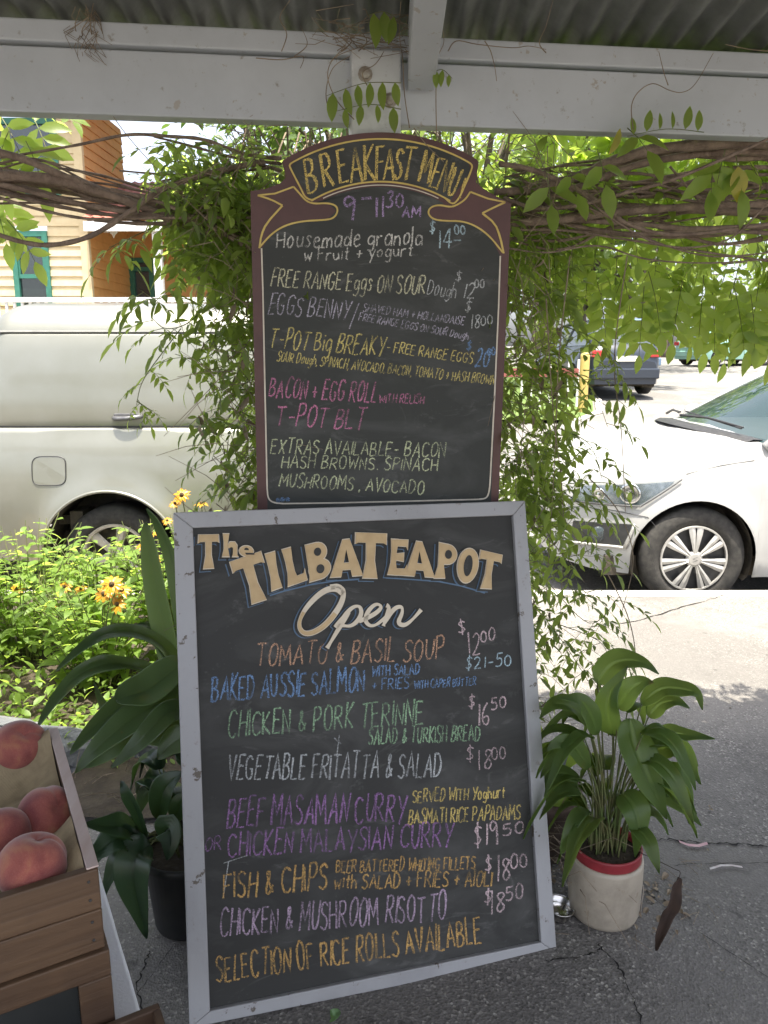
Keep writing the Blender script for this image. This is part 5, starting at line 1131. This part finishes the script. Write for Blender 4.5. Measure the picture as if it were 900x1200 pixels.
lp_([(690,850,1.82),(672,830,1.80),(650,825,1.78),(632,842,1.76)], .062, (0,-.5,1)); lp_([(700,860,1.74),(690,835,1.73),(678,820,1.72),(655,818,1.70)], .055, (0,-.7,.8)); lp_([(718,860,1.8),(712,838,1.78),(716,810,1.78),(736,780,1.78)], .07, (-.6,-.8,.2))
lp_([(690,900,1.74),(672,875,1.72),(655,870,1.71),(640,880,1.70)], .05, (0,-.8,.6)); lp_([(760,840,1.86),(775,825,1.86),(792,822,1.85),(808,830,1.84)], .055, (0,-.5,1))
build('foliage', mb, M['lily'], pl, local=True, smooth=True); build('leaf_stalk', pet, M['green_stem'], pl, local=True, smooth=True)

# dark potted lily in the shade, left
PT2 = Vector((-.505, 1.74, 0))
p2 = thing('potted_plant', 'dark drooping plant in a black pot in shade left of the lower chalkboard', 'potted plant', PT2, group='plants in pots')
mb = MB(); mb.lathe([(.001,.003),(.085,.003),(.088,.012),(.104,.19),(.112,.195),(.112,.215),(.106,.216),(.103,.20)], 40); build('pot', mb, simple('black_plastic', (.010,.011,.012), (.02,.02,.02), .5, 20), p2, local=True, smooth=True)
mb = MB(); mb.lathe([(.001,.196),(.1045,.193)], 24); build('potting_soil', mb, M['soil'], p2, local=True)
random.seed(29); mb = MB(); pet = MB()
for k in range(14):
    a = random.uniform(.3, 3.6); d = Vector((math.cos(a), math.sin(a), 0)); lily_leaf(mb, pet, Vector((d.x*.05, d.y*.05, .195)), d, random.uniform(.10, .15), random.uniform(.045, .07), random.uniform(.05, .2))
def lq(pts, W, face, **kw):
    q = [P(*p) - PT2 for p in pts]; strap(mb, q, W, face, 8, .0022, .25, (.68, .9), **kw); pet.tube(smooth_path([Vector((jit(.03), jit(.03), .195)), q[0].lerp(Vector((0,0,.2)), .4) + Vector((0,0,.03)), q[0]], 6), .0028, .002, 5)
lq([(176,990,1.66),(160,1002,1.62),(156,1030,1.60),(163,1065,1.60),(172,1100,1.61)], .098, (-.25,-1,.35)); lq([(165,985,1.70),(145,970,1.66),(125,968,1.64),(98,966,1.62)], .075, (0,-.45,1)); lq([(165,992,1.68),(140,982,1.64),(118,996,1.62),(100,1010,1.60)], .072, (-.1,-.6,.9))
lq([(172,980,1.68),(160,950,1.66),(148,928,1.66),(142,915,1.68)], .05, (-.5,-.8,.3)); lq([(185,960,1.70),(190,930,1.70),(200,915,1.70),(214,905,1.70)], .07, (-.3,-.8,.5)); lq([(195,985,1.66),(197,970,1.63),(200,985,1.61),(196,1008,1.60)], .07, (-.1,-1,.4))
lq([(152,1000,1.66),(138,1008,1.64),(128,1030,1.63),(120,1056,1.62)], .055, (-.7,-.8,.3)); lq([(205,960,1.68),(212,940,1.68),(220,930,1.68)], .05, (0,-.8,.6))
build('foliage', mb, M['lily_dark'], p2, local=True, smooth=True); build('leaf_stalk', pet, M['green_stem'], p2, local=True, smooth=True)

# ------------------------------------------------------------------ sunny garden of yellow daisies by the kerb
GL4 = [leaf_tpl(.075, .034, d, .25, 4) for d in (.1, .35, .6)]
def flower(root, p, n, r):
    pm = Fol(); t = leaf_tpl(r, r*.42, .25, .2, 3); p = np.array(p, float); ax = np.array((jit(.4), -.5+jit(.4), .8)); F = frame((1, 0, 0), ax)
    for i in range(n):
        a = 2*math.pi*i/n + jit(.12); d = F[:,0]*math.cos(a) + F[:,1]*math.sin(a); pm.put(t, p + d*r*.15, frame(d, F[:,2], jit(.2)), random.uniform(.85, 1.1))
    fl = build('flower', pm.mb(), M['petal'], root)
    cm = MB(); Mx = Matrix([list(map(float, (*F[i], p[i]))) for i in range(3)] + [[0,0,0,1]]); c = r*.26
    cm.lathe([(c, -.002), (c, c*.5), (c*.75, c*1.0), (c*.3, c*1.25), (.0005, c*1.3)], 12, Mx); build('flower_centre', cm, M['cone'], fl)
def bush(loc, h, rad, n, label, flowers, seed):
    n *= 3; random.seed(seed); t = thing('daisy_bush', label, 'flowering plant', loc, group='yellow daisy plants in the garden bed'); f = Fol(); st = MB(); L = Vector(loc); tops = []
    for k in range(n):
        a = random.uniform(0, 2*math.pi); r0 = rad*.35*random.random(); r1 = rad*math.sqrt(random.random()); hh = h*random.uniform(.55, 1.05)
        b = L + Vector((r0*math.cos(a), r0*math.sin(a), .0)); e = L + Vector((r1*math.cos(a), r1*math.sin(a), hh)); pp = smooth_path([b, b.lerp(e, .5) + Vector((jit(.03), jit(.03), hh*.12)), e], 5)
        st.tube(pp, .003, .0015, 4, False); tops.append(e)
        m = 10
        for i in range(m):
            q = pp[min(len(pp)-1, int((.22 + .8*i/m)*(len(pp)-1)))]; aa = i*2.4 + k; d = (math.cos(aa), math.sin(aa), random.uniform(-.1, .7)); f.put(random.choice(GL4), q, frame(d, (0, 0, 1), jit(.4)), random.uniform(.55, 1.15)*(1.15-.4*i/m))
    build('foliage', f.mb(), M['rud_leaf'], t, smooth=True); build('stem', st, M['green_stem'], t)
    for p in flowers:
        q = P(*p[:3]); flower(t, q, 11, p[3]); st2 = MB(); st2.tube(smooth_path([L + Vector((jit(.05), jit(.05), 0)), L.lerp(q, .6) + Vector((0,0,.05)), q - Vector((0,-.004,.006))], 6), .003, .002, 4); build('flower_stem', st2, M['green_stem'], t)
bush((-1.66, 3.35, .03), .62, .34, 26, 'bright green yellow flowered bush at the far left of the garden bed', [(75,688,3.25,.035),(95,690,3.2,.03),(58,712,3.2,.028),(20,690,3.3,.03)], 41)
bush((-1.20, 3.05, .03), .50, .32, 26, 'sunlit bush with brown centred yellow daisies below the rear wheel of the silver ute', [(131,685,2.9,.042),(143,692,2.93,.036),(137,708,2.9,.034),(122,696,2.95,.04)], 42)
bush((-.92, 3.30, .03), .66, .28, 26, 'tall sunlit bush between the daisies and the long strap leaves', [(168,640,3.2,.028),(178,625,3.2,.025),(181,655,3.2,.025)], 43)
bush((-1.90, 2.95, .03), .45, .34, 20, 'low leafy bush behind the grey edging stone at the left border', [], 44)
bush((-.72, 3.0, .03), .80, .14, 12, 'tallest daisy stems rising beside the top left corner of the lower chalkboard', [(213,580,2.9,.032),(236,590,2.9,.026),(205,590,2.92,.024),(196,610,2.9,.02)], 45)
bush((-1.45, 3.75, .03), .50, .28, 22, 'leafy bush at the kerb side of the garden in front of the silver ute', [], 46)
bush((-2.35, 3.6, .03), .55, .30, 24, 'sunlit bush at the left end of the garden in front of the ute door', [], 47)
bush((-.45, 3.6, .03), .55, .26, 22, 'leafy bush hidden behind the post and the chalkboards', [], 48)
# low weeds and fallen stems under the bushes
random.seed(50); f = Fol(); tb = MB()
for k in range(1500):
    p = np.array((random.uniform(-2.6, -.45), random.uniform(2.58, 3.3), random.uniform(.03, .22))); f.put(random.choice(GL4), p, frame((jit(1), jit(1), random.uniform(.2, 1.2)), (0,0,1), jit(.5)), random.uniform(.3, .8))
for k in range(700):
    p = np.array((random.uniform(-2.2, -.45), random.uniform(2.42, 2.85), random.uniform(.03, .13))); f.put(random.choice(GL4), p, frame((jit(1), jit(1), random.uniform(.2, 1.2)), (0,0,1), jit(.5)), random.uniform(.25, .7))
for k in range(160):
    p = Vector((random.uniform(-2.6, -.4), random.uniform(2.2, 3.0), .03)); d = Vector((jit(1), jit(1), random.uniform(.1, 1))).normalized(); tb.tube([p, p+d*.07, p+d*.14-Vector((0,0,.02))], .0014, .0007, 3, False)
o = build('ground_weeds', f.mb(), M['rud_leaf'], smooth=True); o['kind'] = 'stuff'; tag(o, 'low green weeds covering the soil of the garden bed', 'weeds')
o = build('fallen_twigs', tb, M['twig']); o['kind'] = 'stuff'; tag(o, 'dry twigs scattered over the garden soil', 'twigs')
# edging stones
m_st = simple('slate_rock', (.07,.075,.085), (.14,.145,.155), .8, (5, 5, 40), bmp=.9, bscale=30)
def rock(c, s, label, seed, rz=0):
    r = np.random.default_rng(seed); mb = MB(); rows = []
    for i in range(15):
        th = math.pi*i/14; row_ = []
        for j in range(26):
            ph = 2*math.pi*j/26; d = Vector((math.sin(th)*math.cos(ph), math.sin(th)*math.sin(ph), math.cos(th)))
            q = Vector([math.copysign(abs(x)**.62, x) for x in d]); k = 1 + .10*math.sin(3.1*ph+seed) + .07*math.sin(7*ph+th*5) + .05*(r.random()-.5)
            row_.append(Vector((q.x*s[0]*k, q.y*s[1]*k, q.z*s[2]*(1+.12*math.sin(ph*4+seed)) )))
        rows.append(row_)
    mb.grid(rows, close=True); o = build('edging_stone', mb, m_st); o.location = c; o.rotation_euler = (jit(.06), jit(.06), rz); return tag(o, label, 'stone', 'stones edging the garden bed')
rock((-1.36, 2.50, .04), (.30, .12, .10), 'long grey slate edging stone behind the peaches at the left border', 1, -.15)
rock((-.78, 2.60, .03), (.13, .10, .08), 'small grey edging stone glimpsed between the strap leaves', 2, .3)
rock((-2.15, 2.72, .03), (.30, .12, .08), 'grey edging stone beyond the left border next to the long one', 3, .1)
# ------------------------------------------------------------------ fruit stand at the lower left
CF, CB = Vector((-.337, .80, 0)), Vector((-.527, 1.14, 0))     # near and far right corners of the peach crate
DV = (CB-CF).normalized(); RV = Vector((DV.y, -DV.x, 0))       # depth and rightward directions of the stand
MC = Matrix(((RV.x, DV.x, 0, CF.x), (RV.y, DV.y, 0, CF.y), (0, 0, 1, 0), (0, 0, 0, 1)))
W_ = wood('crate_wood', (.058,.031,.016), (.110,.064,.034), .62, (3, 3, 46), .5, (.055,.030,.017))
W_pale = wood('worn_rim_wood', (.42,.32,.28), (.50,.42,.40), .7, (30, 3, 30), .3)
cloth = simple('white_table_cloth', (.82,.83,.86), (.76,.77,.82), .9, 18, bmp=.2, bscale=200)
tb = thing('display_table', 'white cloth covered display table under the stacked fruit crates', 'table', MC @ Vector((-.3, .2, 0)))
mb = MB(); mb.box((-.75, -.26, .535), (.048, .62, .55), MC); build('tabletop', mb, cloth, tb, bevel=.004)
mb = MB(); rows = []
for z in np.linspace(.536, .16, 8):
    rows.append([MC @ Vector((.049 + .006*math.sin(v*42)*(.55-z)*2.4, v, z)) for v in np.linspace(-.26, .62, 60)])
mb.grid(rows); build('cloth_skirt', mb, cloth, tb, smooth=True, solid=.002)
for u, v in ((-.72, -.22), (.015, -.22), (-.72, .58), (.015, .58)):
    mb = MB(); mb.box((u-.02, v-.02, 0), (u+.02, v+.02, .534), MC); build('leg', mb, W_, tb)
def crate(name, label, u0, u1, v0, v1, z0, z1, t=.011, group='wooden fruit crates', boards=2, rim=False, slate=False, lift=0):
    c = thing(name, label, 'crate', MC @ Vector(((u0+u1)/2, (v0+v1)/2, z0)), group=group)
    hh = (z1-z0)/boards
    for i in range(boards):
        a, b2 = z0 + i*hh + (.0004 if i else 0), z0 + (i+1)*hh - (.0 if i == boards-1 else .0004)
        if not (slate and i == 0):
            mb = MB(); mb.box((u0, v0, a), (u1, v0+t, b2), MC); build('front_board', mb, W_, c, bevel=.002)
        if not (slate and i == 0):
            for uu, zz in ((u1-.012, a+hh*.28), (u1-.012, a+hh*.74), (u0+.02, a+hh*.5)):
                mb = MB(); mb.lathe([(.0018, 0), (.0017, .0012), (.0001, .0016)], 10, MC @ Matrix.Translation((uu, v0, zz)) @ Matrix.Rotation(R(90), 4, 'X')); build('nail', mb, M['trim'], c)
        mb = MB(); mb.box((u0, v1-t, a), (u1, v1, b2), MC); build('back_board', mb, W_, c, bevel=.002)
        for uu in (u0, u1-t):
            mb = MB(); mb.box((uu, v0+t+.0005, a), (uu+t, v1-t-.0005, b2), MC); build('side_board', mb, W_, c, bevel=.002)
    if not slate:
        mb = MB(); mb.box((u0+t, v0+t, z0+.004), (u1-t, v1-t, z0+.012), MC); build('base_board', mb, W_, c)
    if rim:
        mb = MB(); mb.box((u1-t-.001, v0+.002, z1+.0005), (u1+.001, v1, z1+.003), MC); build('worn_rim', mb, W_pale, c, bevel=.001)
    return c
pc = crate('fruit_crate', 'wooden crate holding peaches on hessian, topmost on the fruit stand', -.46, 0, 0, .39, .742, .85, .012, boards=2, rim=True)
# lower stand crate with a blackboard panel let into its front
lc = crate('fruit_crate', 'dark wooden crate with a blank blackboard panel on its front, under the peach crate', -.465, .004, -.004, .40, .552, .740, .013, boards=1, slate=True)
for lo, hi in (((-.465,-.004,.705),(.004,.010,.740)), ((-.465,-.004,.552),(.004,.010,.577)), ((-.034,-.004,.5775),(.004,.010,.7045)), ((-.465,-.004,.5775),(-.425,.010,.7045))):
    mb = MB(); mb.box(lo, hi, MC); build('front_frame', mb, W_, lc, bevel=.002)
mb = MB(); mb.box((-.4245, .002, .5775), (-.0345, .008, .7045), MC); build('blackboard_panel', mb, simple('crate_blackboard', (.008,.010,.010), (.016,.018,.018), .7, 12), lc)
mb = MB(); mb.box((-.452, .396, .557), (-.01, .40, .735), MC)
sc_ = crate('fruit_crate', 'small empty wooden crate with rounded worn rim at the bottom left corner of the view', -.20, .055, -.23, -.012, .552, .648, .010, boards=1)
# hessian liner, heaped against the right side
mb = MB(); rows = []
for i in range(30):
    v = .014 + .360*i/29; row_ = []
    for j in range(34):
        u = -.445 + .431*j/33; e = max(0, (j-26)/7); z = .800 + .012*math.sin(u*23+v*9) + .007*math.sin(u*51-v*37) + .006*math.sin(v*61+u*13) + e*e*(.030 + .022*math.sin(v*17+1)) + (.02 if i > 26 else 0)
        row_.append(MC @ Vector((u, v, z)))
    rows.append(row_)
m, nt, b = new_mat('hessian'); wv = nt.nodes.new('ShaderNodeTexWave'); wv.inputs['Scale'].default_value = 1; wv.inputs['Distortion'].default_value = 1.5; nt.links.new(coords(nt, (160, 160, 60)), wv.inputs['Vector'])
nt.links.new(mixc(nt, ramp(nt, noise(nt, 26.0, 5), [(.4, (0,0,0)), (.66, (1,1,1))]), (.36,.285,.17), (.22,.17,.10)), b.inputs['Base Color']); b.inputs['Roughness'].default_value = .95; bump(nt, b, wv.outputs[0], .5, .002)
mb.grid(rows); o = build('hessian_liner', mb, m, smooth=True); tag(o, 'crumpled brown hessian cloth lining the peach crate', 'cloth')
# peaches
def m_peach():
    m, nt, b = new_mat('peach_skin'); n = noise(nt, 1.1, 3, .5, obj=True, dist=.5); sp = noise(nt, 7.0, 5, .65, obj=True)
    n2 = noise(nt, 26.0, 3, .6, obj=True)
    c = ramp(nt, n, [(.28, (.34,.145,.075)), (.46, (.27,.075,.058)), (.72, (.15,.030,.034))])
    c = mixc(nt, ramp(nt, sp, [(.45, (0,0,0)), (.85, (.12,.12,.12))]), c, (.44,.20,.11)); c = mixc(nt, ramp(nt, n2, [(.45,(0,0,0)),(.7,(.08,.08,.08))]), c, (.55,.36,.28))
    nt.links.new(c, b.inputs['Base Color']); b.inputs['Roughness'].default_value = .78; b.inputs['Sheen Weight'].default_value = .35; b.inputs['Sheen Roughness'].default_value = .5; b.inputs['Subsurface Weight'].default_value = 0
    b.inputs['Specular IOR Level'].default_value = .25; bump(nt, b, sp, .04, .002); return m
pm = MB(); rows = []
for i in range(25):
    th = math.pi*i/24; row_ = []
    for j in range(48):
        ph = 2*math.pi*j/48; cle = math.exp(-((min(ph, 2*math.pi-ph))/.20)**2); dim = math.exp(-(th/.30)**2); tipb = math.exp(-((math.pi-th)/.25)**2)
        r = 1 - .085*cle*math.sin(th)**.7 - .20*dim + .03*tipb + .015*math.sin(2*ph+.6)
        row_.append(Vector((r*math.sin(th)*math.cos(ph), r*math.sin(th)*math.sin(ph), r*.93*math.cos(th))))
    rows.append(row_)
pm.grid(rows, close=True); MP = m_peach(); first = None
PE = [((22,876),1.10,.043,(.5,.2,.6),'plump peach at the back of the crate, apart from the other three'), ((56,956),.955,.041,(.35,-.75,2.2),'peach near the right side of the crate with its crease and brown shoulder showing'),
      ((2,978),.905,.036,(.9,.4,3.4),'peach cut by the left border of the view, beside two others'), ((38,1014),.815,.0405,(-.12,.25,.4),'frontmost peach, its grey stalk hollow turned up, by the front board')]
for (px, py), Y, r, rot, lab in PE:
    q = P(px, py, Y); o = bpy.data.objects.new('peach', first.data) if first else build('peach', pm, MP, smooth=True)
    if first: COL.objects.link(o)
    first = first or o; o.location = q; o.scale = (r, r, r); o.rotation_euler = rot; tag(o, lab, 'peach', 'peaches in the crate')

# ------------------------------------------------------------------ small things on the ground
def single(name, mb, m, label, cat, group=None, smooth=False):
    return tag(build(name, mb, m, smooth=smooth), label, cat, group)
# dead leaf hanging from the end of a thread-thin stem
random.seed(9); q = [P(x, y, 1.62) for x, y in ((795,1028),(791,1042),(786,1062),(780,1080),(774,1100),(769,1114))]
mb = MB(); strap(mb, q, .030, (.5,-1,.2), 5, .003, .9, (.7,.6), twist=1.6, wav=.5); mb.tube(smooth_path([P(747,998,1.72), P(765,1006,1.69), P(790,1018,1.64), P(797,1022,1.62), P(795,1030,1.62)], 6), .0012, .0009, 4)
single('hanging_dead_leaf', mb, M['dead'], 'shrivelled dark brown leaf dangling from a thin stem right of the cream bucket', 'leaf', smooth=True)
mb = MB(); strap(mb, [G(388,1193,.006), G(392,1189,.018), G(398,1184,.012)], .024, (.2,-.4,1), 3, .0006, .5, (.6,.6)); single('fallen_leaf', mb, leafmat('fresh_fallen_leaf', (.10,.22,.08), (.22,.36,.18)), 'small fresh green leaf lying on the asphalt under the lower chalkboard', 'leaf', smooth=True)
# dry litter swept against the bucket
random.seed(12); lt = Fol(); t = leaf_tpl(.035, .018, .3, .5, 4); ltw = MB()
for k in range(70):
    p = G(random.uniform(740, 800), random.uniform(1005, 1090), .006) if k % 2 else Vector((random.uniform(.36, .62), random.uniform(1.78, 2.1), .008))
    lt.put(t, p, frame((jit(1), jit(1), jit(.25)), (jit(.4), jit(.4), 1)), random.uniform(.3, 1.0))
for k in range(90):
    p = Vector((random.uniform(.38, .50), random.uniform(1.72, 2.1), random.uniform(0, .22))); d = Vector((jit(.6)+.2, -.3+jit(.4), jit(.6)+.1)).normalized(); L = random.uniform(.08, .22)
    ltw.tube([p, p + d*L*.5 + Vector((0,0,.02)), Vector((*(p+d*L).xy, max(.003, (p+d*L).z-.04)))], .0011, .0006, 3, False)
for k in range(40):
    p = G(random.uniform(660, 830), random.uniform(1000, 1110), .003); d = Vector((jit(1), jit(1), 0)).normalized(); ltw.tube([p, p+d*.03+Vector((0,0,.003)), p+d*.06], .0009, .0005, 3, False)
o = build('leaf_litter', lt.mb(), M['litter']); o['kind'] = 'stuff'; tag(o, 'dry leaf litter gathered round the cream bucket', 'leaf litter')
o = build('dry_grass_stalks', ltw, M['twig']); o['kind'] = 'stuff'; tag(o, 'dry straw stalks between the board edge and the bucket', 'straw')
gr = MB(); ltg = Fol()
for k in range(260):                                 # grit, flakes of bark and bits of leaf over the pavement
    p = Vector((random.uniform(-.75, 1.7), random.uniform(1.25, 3.4), .0)); r = random.uniform(.0012, .0035)*(2 if random.random() < .06 else 1)
    gr.lathe([(r*.5, 0), (r, r*.5), (r*.6, r), (.0001, r*1.1)], 6, Matrix.Translation(p) @ Matrix.Rotation(jit(.6), 4, 'X'))
    if k % 4 == 0: ltg.put(t, (p.x+jit(.2), p.y+jit(.2), .006), frame((jit(1), jit(1), jit(.15)), (jit(.3), jit(.3), 1)), random.uniform(.15, .5))
o = build('grit', gr, simple('pale_grit', (.30,.28,.25), (.16,.14,.12), .9, 50)); o['kind'] = 'stuff'; tag(o, 'loose grit scattered over the asphalt', 'grit')
o = build('leaf_flakes', ltg.mb(), M['litter']); o['kind'] = 'stuff'; tag(o, 'small dry leaf flakes scattered over the asphalt', 'leaf litter')
# pink ribbon scraps by the joint
def scrap(pts, w, c, label):
    mb = MB(); A, B = [], []
    for x, y in pts: p = G(x, y, .007 + random.random()*.006); A.append(p + Vector((0, w, 0))); B.append(p - Vector((0, w, 0)))
    mb.grid([A, B]); single('ribbon_scrap', mb, c, label, 'litter', 'ribbon scraps on the pavement')
pk = simple('faded_pink_ribbon', (.55,.30,.34), (.62,.45,.46), .7, 60)
scrap([(796,986),(806,990),(818,991),(829,988)], .006, pk, 'faded pink ribbon scrap lying on the crack right of the bucket'); scrap([(832,1018),(845,1014),(858,1014),(870,1016)], .004, simple('white_ribbon', (.6,.57,.55), (.5,.42,.42), .7, 60), 'whitish ribbon scrap on the asphalt nearer than the pink one')
# upturned steel dish and old pots behind
dsh = MB(); dsh.lathe([(.001,.004),(.045,.004),(.060,.03),(.066,.055),(.069,.056),(.067,.060),(.060,.055),(.054,.030),(.04,.010),(.001,.009)], 32, Matrix.Translation((.452, 1.742, .0)) @ Matrix.Scale(.62, 4) @ Matrix.Rotation(.12, 4, 'Y'))
single('steel_bowl', dsh, simple('shiny_steel', (.65,.63,.6), (.5,.48,.46), .22, 30, metal=1.0), 'small shiny steel bowl behind the lower right corner of the chalkboard', 'bowl', smooth=True)
pb = MB(); pb.lathe([(.001,.002),(.075,.002),(.095,.17),(.105,.172),(.105,.205),(.098,.205),(.09,.17)], 32, Matrix.Translation((.47, 2.02, 0))); single('clay_pot', pb, simple('old_clay', (.10,.07,.055), (.16,.12,.10), .9, 20, bmp=.2), 'old brown clay pot half hidden in straw behind the board edge', 'pot', 'pots behind the chalkboard', True)
pb = MB(); pb.tube([(.535, 2.05, .0), (.53, 2.04, .30)], .02, .02, 16); single('white_pipe', pb, M['white_paint'], 'short white pipe upright behind the cream bucket', 'pipe', smooth=True)
